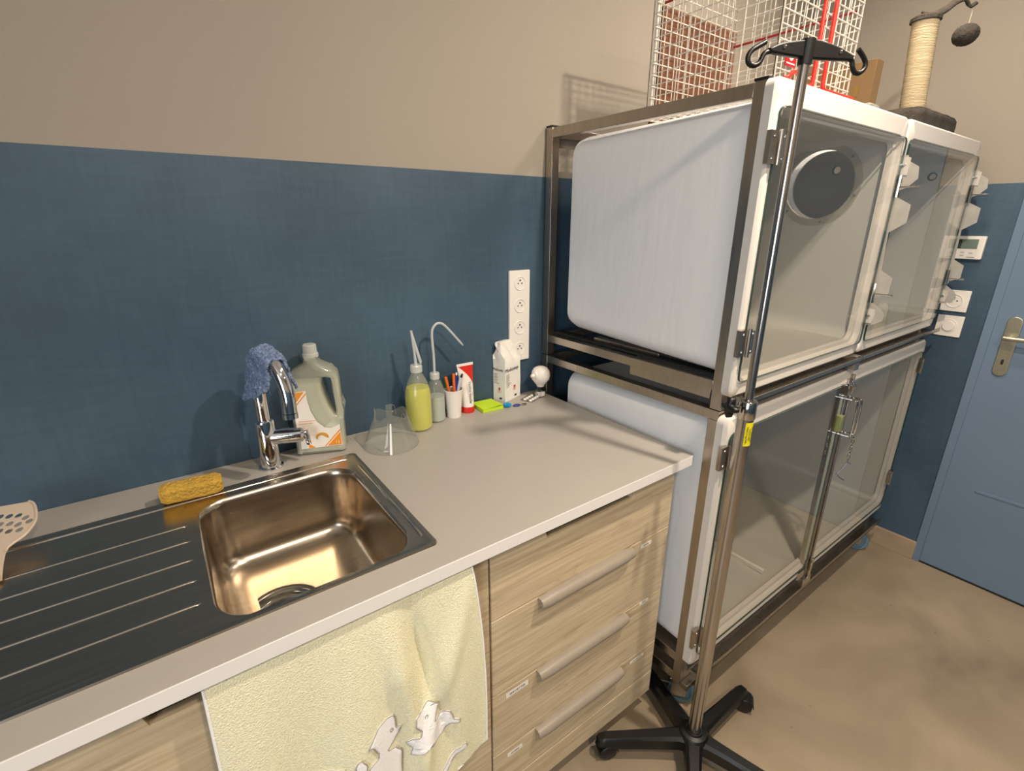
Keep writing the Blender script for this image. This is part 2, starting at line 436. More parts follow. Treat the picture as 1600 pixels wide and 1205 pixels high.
wt = obj('worktop', grid_slab((-1.35, -.60, .325, 1.028), (-.635, -.565, -.13, -.001), .852, Z0, (1, 1)), [M_counter, M_edge], bevel=.0015, bseg=2)
tag(wt, 'long pale grey laminate worktop with a white front edge, running along the blue wall', 'worktop')

# sink
sk = thing('kitchen_sink', 'rectangular stainless steel sink with ribbed drainboard set into the grey worktop', 'sink', (-.1, -.35, Z0))
def L3(p2, z): return [(x, y, z) for x, y in p2]
n = 8
outer = rr(-.62, .339, -.5755, -.119, .012, n)
def inset(x0, x1, y0, y1, r, z): return L3(rr(x0, x1, y0, y1, r, n), z)
ox = (-.62, .339, -.5755, -.119)
bw = (-.012, .303, -.562, -.170)
def shr(b, d): return (b[0]+d, b[1]-d, b[2]+d, b[3]-d)
loops = [inset(*ox, .012, Z0), inset(*shr(ox, .0015), .011, Z0+.003), inset(*shr(ox, .011), .008, Z0+.003), inset(*shr(ox, .015), .006, Z0+.0012),
         inset(*shr(bw, -.003), .065, Z0+.0012), inset(*bw, .062, Z0-.001), inset(*shr(bw, .003), .060, Z0-.008)]
rimbm = bmesh.new(); loft(rimbm, loops[:5])
obj('rim_and_drainboard', rimbm, M_sink, sk, smooth=True, angle=25)
dc = (.090, -.380)
bl = [loops[4], loops[5], loops[6], inset(*shr(bw, .0036), .060, Z0-.016), inset(*shr(bw, .0096), .058, Z0-.118), inset(*shr(bw, .0102), .058, Z0-.126), inset(*shr(bw, .0125), .057, Z0-.137), inset(*shr(bw, .0175), .055, Z0-.148), inset(*shr(bw, .025), .052, Z0-.156), inset(*shr(bw, .036), .047, Z0-.162), inset(*shr(bw, .048), .043, Z0-.1650), inset(*shr(bw, .06), .04, Z0-.1660), inset(*shr(bw, .066), .038, Z0-.1661)]
base_loop = rr(*shr(bw, .066), .038, n)
def circ_like(r, z):
    N_ = len(base_loop); a0 = math.radians(40)-2*PI*3/N_
    return [(dc[0]+r*math.cos(a0+2*PI*k/N_), dc[1]+r*math.sin(a0+2*PI*k/N_), z) for k in range(N_)]
bl += [circ_like(.078, Z0-.1668), circ_like(.0715, Z0-.1670), circ_like(.068, Z0-.170), circ_like(.060, Z0-.182), circ_like(.030, Z0-.186)]
bbm = bmesh.new(); loft(bbm, bl, cap1=True)
bo = obj('bowl', bbm, M_sink, sk, smooth=True, angle=50)
dr = obj('drain_strainer', lt([(0, .004), (.012, .004), (.014, -.004), (.036, -.004), (.042, .007), (.047, .009), (.050, .004), (.056, .002), (.059, .008), (.065, .010), (.070, .008)], c=(dc[0], dc[1], Z0-.1775), seg=40), M_steelsh, sk, smooth=True)
obj('drain_knob', lt([(0, .012), (.006, .011), (.007, .004), (.007, 0)], c=(dc[0], dc[1], Z0-.1745), seg=20), M_steelsh, dr, smooth=True)
for i, y in enumerate((-.240, -.300, -.364, -.428, -.492)):
    x1 = -.028
    bm = tb([(-.60, y, Z0-.0010), (-.59, y, Z0+.0002), (x1-.012, y, Z0+.0004), (x1, y, Z0-.002)], .0028, seg=12)
    obj('drainboard_rib', bm, M_steelsh, sk, smooth=True)
bm = tb([(.3235, -.19, Z0-.002), (.3235, -.197, Z0), (.3225, -.53, Z0), (.3225, -.537, Z0-.002)], .0042, seg=12)
obj('side_bead', bm, M_steelsh, sk, smooth=True)
bm = tb([(-.55, -.142, Z0-.002), (-.54, -.142, Z0), (.30, -.142, Z0), (.31, -.142, Z0-.002)], .0045, seg=12)
obj('back_bead', bm, M_steelsh, sk, smooth=True)

# ---------------------------------------------------------------- cabinets
def front(name, x0, x1, z0, z1, parent, notch=None):
    pts = [(x0, z0), (x1, z0), (x1, z1)]
    if notch: pts += [(notch[1], z1), (notch[1]-.012, z1-notch[2]), (notch[0]+.012, z1-notch[2]), (notch[0], z1)]
    pts += [(x0, z1)]
    return flat(name, pts, XZ((0, -.591, 0)), M_wood, parent, depth=.018, bevel=.0012, smooth=True)
def bar_handle(x0, x1, z, parent):
    prof = [(-.600, -.004), (-.600, .001), (-.612, .002), (-.620, -.003), (-.624, -.011), (-.622, -.021), (-.619, -.025), (-.616, -.023), (-.618, -.013), (-.613, -.005)]
    bm = bmesh.new(); m = 5
    loops = []
    for i in range(11):
        t = i/10; x = x0+(x1-x0)*t
        e = min(t, 1-t)*(x1-x0); k = 1 if e > .012 else (.82+.18*e/.012)
        loops.append([(x, -.606+(y+.606)*k, z+(zz+.014)*k-.014) for y, zz in prof])
    loft(bm, loops, True, True)
    return obj('bar_handle', bm, M_handle, parent, smooth=True, angle=50)
def label_sticker(name, cx, cz, w, h, s, parent, tilt=0):
    M = XZ((cx, -.6006, cz)) @ Matrix.Rotation(math.radians(tilt), 4, 'Z')
    st = flat('label_sticker', rr(-w/2, w/2, -h/2, h/2, .001, 2), M, M_paper, parent, depth=.0006)
    text('sticker_lettering', s, h*.62, M @ Matrix.Translation((0, 0, .0005)), M_ink, st)
dc1 = thing('drawer_cabinet', 'pale oak drawer cabinet with three bar handles and label stickers', 'cabinet', (.72, -.3, 0))
obj('carcass', bx(.433, 1.010, -.578, -.02, .07, .70), M_carc, dc1)
bm = bmesh.new(); box(bm, .433, 1.010, -.57, -.02, .70, .70+.001)
box(bm, .433, .447, -.578, -.02, .70, .852); box(bm, .996, 1.010, -.578, -.02, .70, .852); box(bm, .447, .996, -.578, -.56, .70, .78)
obj('carcass_top', bm, M_carc, dc1)
D = [(.662, .8485), (.4535, .659), (.2665, .4505), (.1495, .2635), (.067, .1465)]
dd = []
for i, (z0, z1) in enumerate(D):
    dd.append(front('drawer_front' if i < 4 else 'plinth_panel', .434, 1.011, z0, z1, dc1, (.568, .862, .046) if i == 0 else None))
for i, z in ((1, .662), (2, .4535), (3, .2665)): bar_handle(.556, .857, z, dd[i])
label_sticker('', .920, .640, .042, .011, 'LINGE', dd[1])
label_sticker('', .936, .446, .036, .010, 'BOLS', dd[2], 1)
label_sticker('', .932, .244, .058, .009, 'COUVERTURES', dd[3])
label_sticker('', .501, .432, .062, .014, 'SERVIETTES', dd[2], 1)
label_sticker('', .495, .240, .044, .012, 'DIVERS', dd[3])
obj('recessed_plinth', bx(.44, 1.0, -.52, -.50, 0, .07), M_dark, dc1)
dc2 = thing('sink_cabinet', 'pale oak cabinet below the sink, mostly hidden behind the yellow towel', 'cabinet', (-.1, -.3, 0))
bm = bmesh.new(); box(bm, -.37, .429, -.578, -.02, .07, .66); box(bm, -.37, -.355, -.578, -.02, .66, .852); box(bm, .414, .429, -.578, -.02, .66, .852)
obj('carcass', bm, M_carc, dc2)
front('top_panel', -.369, .429, .4485, .8485, dc2, (-.125, .19, .046))
front('door_panel', -.369, .429, .067, .4455, dc2)
obj('recessed_plinth', bx(-.36, .42, -.52, -.50, 0, .07), M_dark, dc2)
dc3 = thing('corner_cabinet', 'pale oak cabinet under the drainboard at the left end of the worktop', 'cabinet', (-.85, -.3, 0))
bm = bmesh.new(); box(bm, -1.33, -.373, -.578, -.02, .07, .852); obj('carcass', bm, M_carc, dc3)
front('door_panel', -1.33, -.373, .067, .8485, dc3); obj('recessed_plinth', bx(-1.32, -.38, -.52, -.50, 0, .07), M_dark, dc3)

# ---------------------------------------------------------------- towel
M_towel = mat('yellow_terry', (255, 247, 213), 0.95, var=0.08, scale=230, bump=0.55, bscale=420)
M_appl = mat('white_terry', (252, 251, 253), 0.95, var=0.03, scale=200, bump=0.25, bscale=420)
M_stitch = mat('grey_stitching', (150, 140, 138), 0.9)
TX0, TX1 = -.046, .377
def towel_pt(u, v):
    """u across 0..1, v down 0..1"""
    zt = .842
    zb = .275+.085*u+.012*math.sin(u*8)
    z = zt+(zb-zt)*v
    x = TX0+(TX1-TX0)*u
    x += .036*v*(u-.35)*2*(.6)
    if u > .8: x += .012*((u-.8)/.2)*math.sin(v*3.2)
    y = -.606-.006
    fold = math.exp(-((u-.60-.10*v)/.055)**2)*.016*min(1, v*3.5)
    fold += math.exp(-((u-.70-.14*v)/.035)**2)*(-.010)*min(1, v*4)*(1-v*.4)
    fold += .007*math.sin(u*16+1.3*v)*min(1, v*2)+.006*math.sin(u*7-1)*v
    fold += math.exp(-((u-1.0+.45*v)/.05)**2)*.008*math.sin(min(1, v)*PI)
    y -= .010+fold*1.7+.010*v
    if y > -.604: y = -.604
    return Vector((x, y, z))
tw = thing('hand_towel', 'pale yellow terry towel with white animal appliques hanging from the sink cabinet', 'towel', (.17, -.62, .30))
bm = bmesh.new(); NU, NV = 110, 110
G = [[bm.verts.new(towel_pt(i/NU, j/NV)) for j in range(NV+1)] for i in range(NU+1)]
for i in range(NU):
    for j in range(NV): bm.faces.new((G[i][j], G[i][j+1], G[i+1][j+1], G[i+1][j]))
to = obj('towel_cloth', bm, M_towel, tw, smooth=True)
sd = to.modifiers.new('solid', 'SOLIDIFY'); sd.thickness = .004; sd.offset = 0
bm = tb([towel_pt(0, j/20)+Vector((-.001, -.001, 0)) for j in range(21)], .0022, seg=8); tube(bm, [towel_pt(1, j/20)+Vector((.001, -.001, 0)) for j in range(21)], .0022, seg=8)
tube(bm, [towel_pt(i/30, 1) for i in range(31)], .0022, seg=8)
obj('towel_hem', bm, M_appl, tw, smooth=True)
def towel_y(x, z):
    u = (x-TX0)/(TX1-TX0); v = .5
    for _ in range(14):
        p = towel_pt(min(1.05, max(-.05, u)), min(1.05, max(-.05, v)))
        u += (x-p.x)/(TX1-TX0)*.9; v += (p.z-z)/.54*.9
    return towel_pt(u, v).y
def applique(name, pts):
    sm = pts
    for _ in range(2):
        sm = [q for k in range(len(sm)) for q in (sm[k], ((sm[k][0]+sm[(k+1) % len(sm)][0])/2, (sm[k][1]+sm[(k+1) % len(sm)][1])/2))]
    sm = [(a+.0013*noise.noise(Vector((a*420, b*420, 1))), b+.0013*noise.noise(Vector((a*420, b*420, 7)))) for a, b in sm]
    me = flat_mesh(sm, [], .0, 0, XZ((0, 0, 0)))
    b = bmesh.new(); b.from_mesh(me); bmesh.ops.remove_doubles(b, verts=b.verts, dist=1e-5)
    bmesh.ops.triangulate(b, faces=b.faces[:])
    for _ in range(3): 
        es = [e for e in b.edges if e.calc_length() > .008]
        if es: bmesh.ops.subdivide_edges(b, edges=es, cuts=1); bmesh.ops.triangulate(b, faces=b.faces[:])
    for v in b.verts: v.co.y = towel_y(v.co.x, v.co.z)-.0042
    o = obj(name, b, M_appl, tw, smooth=True)
    sd = o.modifiers.new('solid', 'SOLIDIFY'); sd.thickness = .002; sd.offset = 0
    q = [Vector((x, towel_y(x, z)-.0052, z)) for x, z in sm]
    obj('applique_stitching', tb(q, .0007, seg=5, closed=True), M_stitch, o)
applique('duck_applique', [(.203, .617), (.205, .607), (.206, .581), (.215, .585), (.21, .567), (.197, .549), (.186, .547), (.188, .54), (.202, .533), (.214, .515), (.21, .45), (.19, .40), (.15, .41), (.141, .47), (.141, .512), (.143, .535), (.15, .546), (.167, .551), (.168, .561), (.158, .584), (.151, .587), (.164, .603), (.173, .613), (.188, .617)])
for ex, ez in ((.197, .583), (.263, .568)):
    q = [Vector((ex+.003*math.cos(a*PI/5), towel_y(ex, ez)-.0058, ez+.004*math.sin(a*PI/5))) for a in range(10)]
    obj('stitched_eye', tb(q, .0007, seg=5, closed=True), M_stitch, tw)
applique('wing_applique', [(.137, .574), (.145, .556), (.143, .547), (.148, .539), (.140, .536), (.127, .549), (.126, .564), (.131, .571)])
applique('lamb_applique', [(.272, .594), (.292, .576), (.282, .56), (.278, .546), (.302, .545), (.314, .539), (.321, .516), (.333, .509), (.333, .5), (.316, .506), (.3, .49), (.273, .496), (.262, .507), (.226, .501), (.23, .519), (.22, .535), (.232, .544), (.245, .539), (.25, .549), (.238, .568), (.241, .585), (.255, .586)])
applique('flower_applique', [(.068, .577), (.082, .575), (.098, .569), (.109, .565), (.112, .541), (.105, .51), (.075, .51), (.06, .54)])
applique('ground_applique', [(.346, .427), (.350, .416), (.30, .395), (.255, .378), (.25, .388), (.30, .411)])

# ---------------------------------------------------------------- faucet
fc = thing('kitchen_faucet', 'chrome swan-neck mixer tap behind the sink', 'faucet', (.152, -.072, Z0))
fx, fy = .152, -.074
obj('base_flange', lt([(0, 0), (.027, 0), (.027, .004), (.023, .007), (0, .007)], c=(fx, fy, Z0), seg=40), M_chrome, fc, smooth=True)
obj('faucet_body', lt([(0, .005), (.0222, .006), (.0222, .118), (.0210, .122), (.0135, .124), (0, .124)], c=(fx, fy, Z0), seg=40), M_chrome, fc, smooth=True)
sp = [(fx, fy, .99), (fx, fy, 1.04), (fx+.0005, fy-.001, 1.10), (fx+.004, fy-.018, 1.143), (fx+.012, fy-.05, 1.166), (fx+.022, fy-.082, 1.161), (fx+.031, fy-.106, 1.136), (fx+.037, fy-.120, 1.095), (fx+.036, fy-.126, 1.052)]
SPP = smoothpath(sp, 8)
so = obj('swan_neck_spout', tb(SPP, .0150, seg=24), M_chrome, fc, smooth=True)
e1 = SPP[-1]; dv = (SPP[-1]-SPP[-4]).normalized()
obj('aerator', tb([e1+dv*.001, e1+dv*.012], .0158, seg=24), M_chrome, so, smooth=True)
hv = Vector((.93, -.36, 0)).normalized(); hp = Vector((fx, fy, Z0+.078))
lv = obj('mixer_handle', tb([hp+hv*.012, hp+hv*.050, hp+hv*.0505, hp+hv*.052, hp+hv*.0525, hp+hv*.078, hp+hv*.083], [.019, .019, .018, .018, .019, .019, .013], seg=24), M_chrome, fc, smooth=True)
q = hp+hv*.078
obj('mixer_lever', tb([q, q+hv*.010+Vector((0, 0, .003)), q+hv*.013+Vector((0, 0, -.028))], [.010, .010, .006], seg=12), M_chrome, lv, smooth=True)

# blue cloth over the spout
M_cloth = mat('blue_terry_cloth', (132, 152, 190), 0.95, var=0.40, scale=140, bump=1.0, bscale=260)
def cloth():
    bm = bmesh.new()
    N, Mv = 52, 60
    rows = []
    left = Vector((-.83, -.56, 0)).normalized()       # hangs to the left of the spout
    for i in range(N+1):
        t = i/N; k = 12+t*34                            # run along the spout
        a = SPP[int(k)].lerp(SPP[min(len(SPP)-1, int(k)+1)], k-int(k))
        nrm_l = Vector((-1, -.25, 0)).normalized()
        row = []
        Llen = .085*math.sin(PI*min(1, .10+.95*(1-t)))**.7+.012
        Rlen = .022+.040*t
        for j in range(Mv+1):
            s = -1+2*j/Mv
            rad = .0215+.004*noise.noise(Vector((t*5, s*4, 2)))
            if s < 0:
                d = -s*(Llen+rad*1.2)
                ang = min(PI/2, d/rad); drop = max(0, d-rad*PI/2)
                p = a+nrm_l*(rad*math.sin(ang)+.18*drop*(1 if drop > 0 else 0))+Vector((0, 0, rad*math.cos(ang)-drop))
                p += Vector((.010, -.004, 0))*math.sin(drop*60)*.35
            else:
                d = s*(Rlen+rad*1.2)
                ang = min(PI/2, d/rad); drop = max(0, d-rad*PI/2)
                p = a-nrm_l*(rad*math.sin(ang)+.25*drop)+Vector((0, 0, rad*math.cos(ang)-drop))
            p += Vector((noise.noise(p*60), noise.noise(p*60+Vector((5, 5, 5))), noise.noise(p*60+Vector((9, 1, 3)))))*.004
            row.append(bm.verts.new(p))
        rows.append(row)
    for i in range(N):
        for j in range(Mv): bm.faces.new((rows[i][j], rows[i+1][j], rows[i+1][j+1], rows[i][j+1]))
    o = obj('cleaning_cloth', bm, M_cloth, None, smooth=True)
    tag(o, 'fluffy blue cleaning cloth draped over the chrome tap spout', 'cloth')
    sd = o.modifiers.new('solid', 'SOLIDIFY'); sd.thickness = .006; sd.offset = 0
    ss = o.modifiers.new('sub', 'SUBSURF'); ss.levels = 1; ss.render_levels = 2
    tx = bpy.data.textures.new('fuzz', 'CLOUDS'); tx.noise_scale = .0028; tx.noise_depth = 1
    dm = o.modifiers.new('fuzz', 'DISPLACE'); dm.texture = tx; dm.strength = .005; dm.texture_coords = 'LOCAL'
    return o
cloth()

# ---------------------------------------------------------------- items on the worktop
def leaning(loc, rotz=0, tilt=(0, 0)):
    return Matrix.Translation(loc) @ Matrix.Rotation(rotz, 4, 'Z')

# jug
M_jug = clear_mat('milky_jug_plastic', (.96, .97, .93), 1.45, .12, milk=.5, milk_rgb=(225, 226, 214))
M_jugliq = mat('clear_cleaning_liquid', (206, 206, 186), 0.25)
M_cap = clear_mat('milky_cap_plastic', (1, 1, 1), 1.45, .2, milk=.8, milk_rgb=(238, 240, 238))
jg = thing('detergent_jug', 'large translucent jug with handle and orange-white label beside the tap', 'jug', (.279, -.045, Z0))
ju = Vector((.935, -.355, 0)); JO = Vector((.2815, -.047, Z0+.001))
JM = frame(ju, (0, 0, 1), JO)
hole = [(.020, .198), (.036, .203), (.041, .196), (.041, .165), (.044, .135), (.051, .112), (.049, .104), (.042, .105), (.030, .128), (.022, .155), (.018, .182)]
body = smoothpath([(-.059, .012, 0), (-.055, .002, 0), (0, 0, 0), (.055, .002, 0), (.060, .012, 0)], 4)
jo = [(p.x, p.y) for p in body]+[(.0605, .10), (.059, .19), (.055, .208), (.040, .222), (.018, .234), (.014, .240), (.0125, .252), (-.0145, .252), (-.016, .240), (-.020, .234), (-.045, .220), (-.056, .207), (-.0585, .19), (-.059, .10)]
flat('jug_body', jo, JM, M_jug, jg, holes=[hole], depth=.070, bevel=.014, smooth=True)
liqo = [(-.054, .006), (.055, .006), (.056, .10), (.055, .186), (-.054, .186), (-.054, .10)]
lh = [(.017, .1859), (.014, .17), (.018, .15), (.027, .124), (.039, .100), (.052, .099), (.055, .112), (.048, .137), (.045, .165), (.045, .1859)]
flat('jug_liquid', [(-.054, .006), (.055, .006), (.056, .10), (.055, .186), (.045, .186)]+lh[::-1][1:]+[(-.054, .186), (-.054, .10)], JM, M_jugliq, jg, depth=.058, bevel=.006, smooth=True)
JC = JM @ Vector((-.001, 0, 0)); 
obj('jug_cap', lt([(0, .031), (.0135, .031), (.0155, .029), (.0165, .010), (.0185, .008), (.0185, 0), (0, 0)], c=(JC.x, JC.y, Z0+.249), seg=32), M_cap, jg, smooth=True)
LM = frame(ju, (0, 0, 1), JO+Vector((-.355, -.935, 0))*.0358)
lab = [(-.056, .170), (-.018, .172), (-.018, .150), (-.013, .118), (-.002, .090), (.014, .073), (.030, .070), (.050, .078), (.052, .022), (-.046, .020), (-.045, .045), (-.050, .080), (-.050, .135), (-.056, .150)]
lb = flat('jug_label', lab, LM, M_paper, jg, depth=.0006)
def LMz(k): return LM @ Matrix.Translation((0, 0, .0004+.0002*k))
flat('label_triangle', [(-.053, .169), (-.022, .170), (-.046, .140), (-.053, .152)], LMz(0), M_orange, lb, depth=.0004)
flat('label_stripe', [(-.020, .166), (-.0185, .168), (-.0185, .163), (-.046, .1325), (-.0465, .136)], LMz(0), M_orange, lb, depth=.0004)
flat('label_triangle', [(.050, .058), (.0505, .0235), (.016, .0225)], LMz(0), M_orange, lb, depth=.0004)
flat('label_stripe', [(.050, .066), (.0503, .061), (.0125, .0225), (.009, .0225)], LMz(0), M_orange, lb, depth=.0004)
flat('label_triangle', [(-.028, .034), (-.012, .0215), (-.028, .021)], LMz(0), M_orange, lb, depth=.0004)
M_gold = mat('gold_print', (205, 150, 60), 0.5)
lg = []
for k in range(19): a = math.radians(-20+210*k/18); lg.append((.006+.015*math.cos(a), .048+.0125*math.sin(a)))
for k in range(12): a = math.radians(185-150*k/11); lg.append((.004+.009*math.cos(a), .044+.009*math.sin(a)))
flat('label_emblem', lg, LMz(0), M_gold, lb, depth=.0004)
for k, (w, zz) in enumerate(((.040, .093), (.032, .087))):
    flat('label_small_print', [(-.044, zz), (-.044+w, zz), (-.044+w, zz+.002), (-.044, zz+.002)], LMz(0), mat('pale_orange_print', (226, 170, 130), .6), lb, depth=.0003)
text('label_volume_text', '1 L', .009, LMz(1) @ Matrix.Translation((.041, .031, 0)), M_paper, lb)

# bottles
M_pe = clear_mat('translucent_polyethylene', (.97, .98, .97), 1.45, .15, milk=.28, milk_rgb=(226, 228, 216))
M_yliq = mat('yellow_green_liquid', (205, 200, 20), 0.25)
M_wliq = mat('clear_liquid', (176, 184, 178), 0.3)
b1 = thing('wash_bottle', 'squeeze wash bottle full of yellow-green liquid with a folded nozzle', 'bottle', (.546, -.068, Z0))
c = (.546, -.068, Z0)
obj('bottle_body', lt([(0, .001), (.033, .001), (.0365, .005), (.0365, .098), (.034, .118), (.026, .142), (.018, .158), (.014, .166), (.014, .172), (0, .172)], c=c), M_pe, b1, smooth=True)
obj('bottle_liquid', lt([(0, .003), (.032, .003), (.0355, .007), (.0355, .098), (.0335, .116), (.0305, .124), (0, .124)], c=c), M_yliq, b1, smooth=True)
def cap(par, c, z, r, h):
    bm = bmesh.new(); lathe(bm, [(0, 0), (r, 0), (r, h*.85), (r*.9, h), (r*.3, h), (0, h)], c=(c[0], c[1], c[2]+z), seg=12)
    return obj('screw_cap', bm, M_cap, par, smooth=True, angle=25)
cp = cap(b1, c, .168, .0165, .020)
obj('nozzle_tube', tb([(c[0], c[1], Z0+.186), (c[0]-.002, c[1], Z0+.215), (c[0]-.008, c[1], Z0+.284)], [.0045, .0035, .0032], seg=12), M_cap, cp, smooth=True)
obj('nozzle_tip', tb([(c[0]-.008, c[1], Z0+.282), (c[0]+.004, c[1]-.004, Z0+.225), (c[0]+.011, c[1]-.006, Z0+.197), (c[0]+.012, c[1]-.006, Z0+.190)], [.0028, .0042, .0042, .002], seg=12), M_cap, cp, smooth=True)
b2 = thing('wash_bottle', 'small clear wash bottle with a long bent white spout tube', 'bottle', (.613, -.044, Z0))
c = (.612, -.046, Z0)
obj('bottle_body', lt([(0, .001), (.024, .001), (.0262, .004), (.0262, .085), (.024, .102), (.017, .120), (.0115, .128), (.0115, .134), (0, .134)], c=c), M_pe, b2, smooth=True)
obj('bottle_liquid', lt([(0, .003), (.023, .003), (.0252, .006), (.0252, .078), (0, .078)], c=c), M_wliq, b2, smooth=True)
cp = cap(b2, c, .130, .0140, .018)
obj('bent_spout', tb(smoothpath([(c[0], c[1], Z0+.146), (c[0], c[1], Z0+.20), (c[0]-.002, c[1], Z0+.262), (c[0]+.006, c[1]-.002, Z0+.284), (c[0]+.022, c[1]-.003, Z0+.290), (c[0]+.043, c[1]-.004, Z0+.276), (c[0]+.094, c[1]-.006, Z0+.216)], 6), [.0036]*30+[.0032]*6+[.0018], seg=12), M_cap, cp, smooth=True)

# paper cup with pens
cc = (.6700, -.047, Z0)
cu = obj('paper_cup', lt([(0, .003), (.0205, .003), (.0205, 0), (.0212, 0), (.0278, .083), (.0290, .084), (.0290, .0865), (.0278, .087), (.0268, .084), (.0200, .006), (0, .006)], c=cc, seg=40), M_white, None, smooth=True)
tag(cu, 'white paper cup full of pens between the wash bottle and the cream tube', 'cup')
def pen(name, label, cat, base, top, r, m, tipm=None, tipl=.012, tipr=None, tipname='pen_cap'):
    base = Vector(base)+Vector(cc); top = Vector(top)+Vector(cc); d = (top-base).normalized()
    t = thing(name, label, cat, base, 'pens standing in the paper cup')
    obj('barrel', tb([base, top-d*tipl], r, seg=14), m, t, smooth=True)
    obj(tipname, tb([top-d*tipl, top-d*.002, top], [tipr or r*1.02, tipr or r*1.02, r*.5], seg=14), tipm or m, t, smooth=True)
    return t
M_orp = mat('orange_translucent_barrel', (226, 104, 22), 0.25, coat=.5)
M_grn = mat('dark_green_plastic', (16, 74, 50), 0.4); M_gry = mat('grey_smoky_plastic', (120, 124, 130), 0.3)
M_blp = mat('blue_pen_plastic', (28, 48, 150), 0.35)
pen('ballpoint_pen', 'orange pen leaning left in the paper cup', 'pen', (.002, .0, .01), (-.026, -.004, .130), .0042, M_orp)
pen('ballpoint_pen', 'upright orange pen with clip in the middle of the paper cup', 'pen', (.002, -.004, .01), (.000, -.006, .136), .0045, M_orp)
pen('marker_pen', 'grey marker with a dark green cap at the left of the cup', 'pen', (-.004, .004, .01), (-.027, .006, .125), .0055, M_gry, M_grn, .03, .0062)
pen('ballpoint_pen', 'blue pen with a white push button in the paper cup', 'pen', (.004, -.002, .01), (.012, -.002, .136), .004, M_blp, M_white, .008, .003, 'push_button')
pen('ballpoint_pen', 'clear grey-white pen leaning right in the paper cup', 'pen', (-.002, -.003, .01), (.022, -.008, .120), .0048, mat('pale_clear_plastic', (190, 196, 204), .2))
pen('ballpoint_pen', 'thin black pen leaning right against the cream tube', 'pen', (-.004, .002, .01), (.033, .0, .128), .003, M_black)

# cream tube
tt = thing('cream_tube', 'red and white ointment tube standing on its red cap beside the paper cup', 'tube', (.724, -.038, Z0))
tcx, tcy = .7235, -.039
obj('tube_cap', lt([(0, 0), (.0195, 0), (.021, .002), (.021, .018), (.0205, .020), (0, .020)], c=(tcx, tcy, Z0), seg=36), M_red, tt, smooth=True)
bm = bmesh.new(); lo = []
for i in range(15):
    t = i/14; z = Z0+.020+.128*t
    w = .0195+.0075*t; d = .0195*(1-t)**.8+.0012
    lean = .004*t
    lo.append([(tcx-.004*t+math.cos(2*PI*k/36)*w, tcy+lean+math.sin(2*PI*k/36)*d, z) for k in range(36)])
loft(bm, lo, True, True)
tbod = obj('tube_body', bm, M_white, tt, smooth=True)
obj('tube_crimp', bx(tcx-.0325, tcx+.0245, tcy+.002, tcy+.006, Z0+.147, Z0+.155), M_white, tbod, bevel=.0008)
# red swoosh wrapped over the front of the tube
bm = bmesh.new(); R_ = []
for i in range(13):
    t = .42+.575*i/12
    z = Z0+.020+.128*t; w = .0195+.0075*t; d = .0195*(1-t)**.8+.0012
    s0 = 1.0-1.9*((t-.42)/.58)**1.6
    row = []
    for k in range(11):
        s = s0+(.999-s0)*k/10; s = max(-.97, s)
        x = s*w; y = -d*math.sqrt(max(0, 1-s*s))
        row.append(bm.verts.new((tcx-.004*t+x*1.012, tcy+.004*t+y*1.02-.0005, z)))
    R_.append(row)
for i in range(12):
    for k in range(10): bm.faces.new((R_[i][k], R_[i][k+1], R_[i+1][k+1], R_[i+1][k]))
sw = obj('red_swoosh', bm, M_red, tbod, smooth=True)
text('tube_lettering', 'Vaseline blanche', .0125, frame((0.06, 0.0, -1), (1, 0, 0.06), (tcx-.001, tcy-.0200, Z0+.068)) @ Matrix.Rotation(math.radians(0), 4, 'Z'), M_ink, tbod, sx=.85)
# notepad
def pad():
    t = thing('sticky_note_pad', 'square lime green sticky note pad lying beside the gauze pack', 'note pad', (.79, -.045, Z0))
    M = Matrix.Translation((.793, -.047, Z0+.0005)) @ Matrix.Rotation(math.radians(-4), 4, 'Z')
    bm = bmesh.new(); box(bm, -.038, .034, -.038, .038, 0, .010, M=M)
    obj('pad_sheets', bm, mat('lime_green_paper', (186, 220, 40), .7, var=.04, scale=200, stretch=(.1, .1, 8)), t)
    bm = bmesh.new(); g = []
    for i in range(13):
        x = -.038+.072*i/12
        g.append([bm.verts.new(M @ Vector((x, -.038+.076*j/12, .0106+.006*max(0, (i/12)*(1-j/12)-.25)))) for j in range(13)])
    for i in range(12):
        for j in range(12): bm.faces.new((g[i][j], g[i+1][j], g[i+1][j+1], g[i][j+1]))
    o = obj('top_sheet', bm, mat('lime_green_top_sheet', (200, 232, 50), .7), t, smooth=True)
pad()
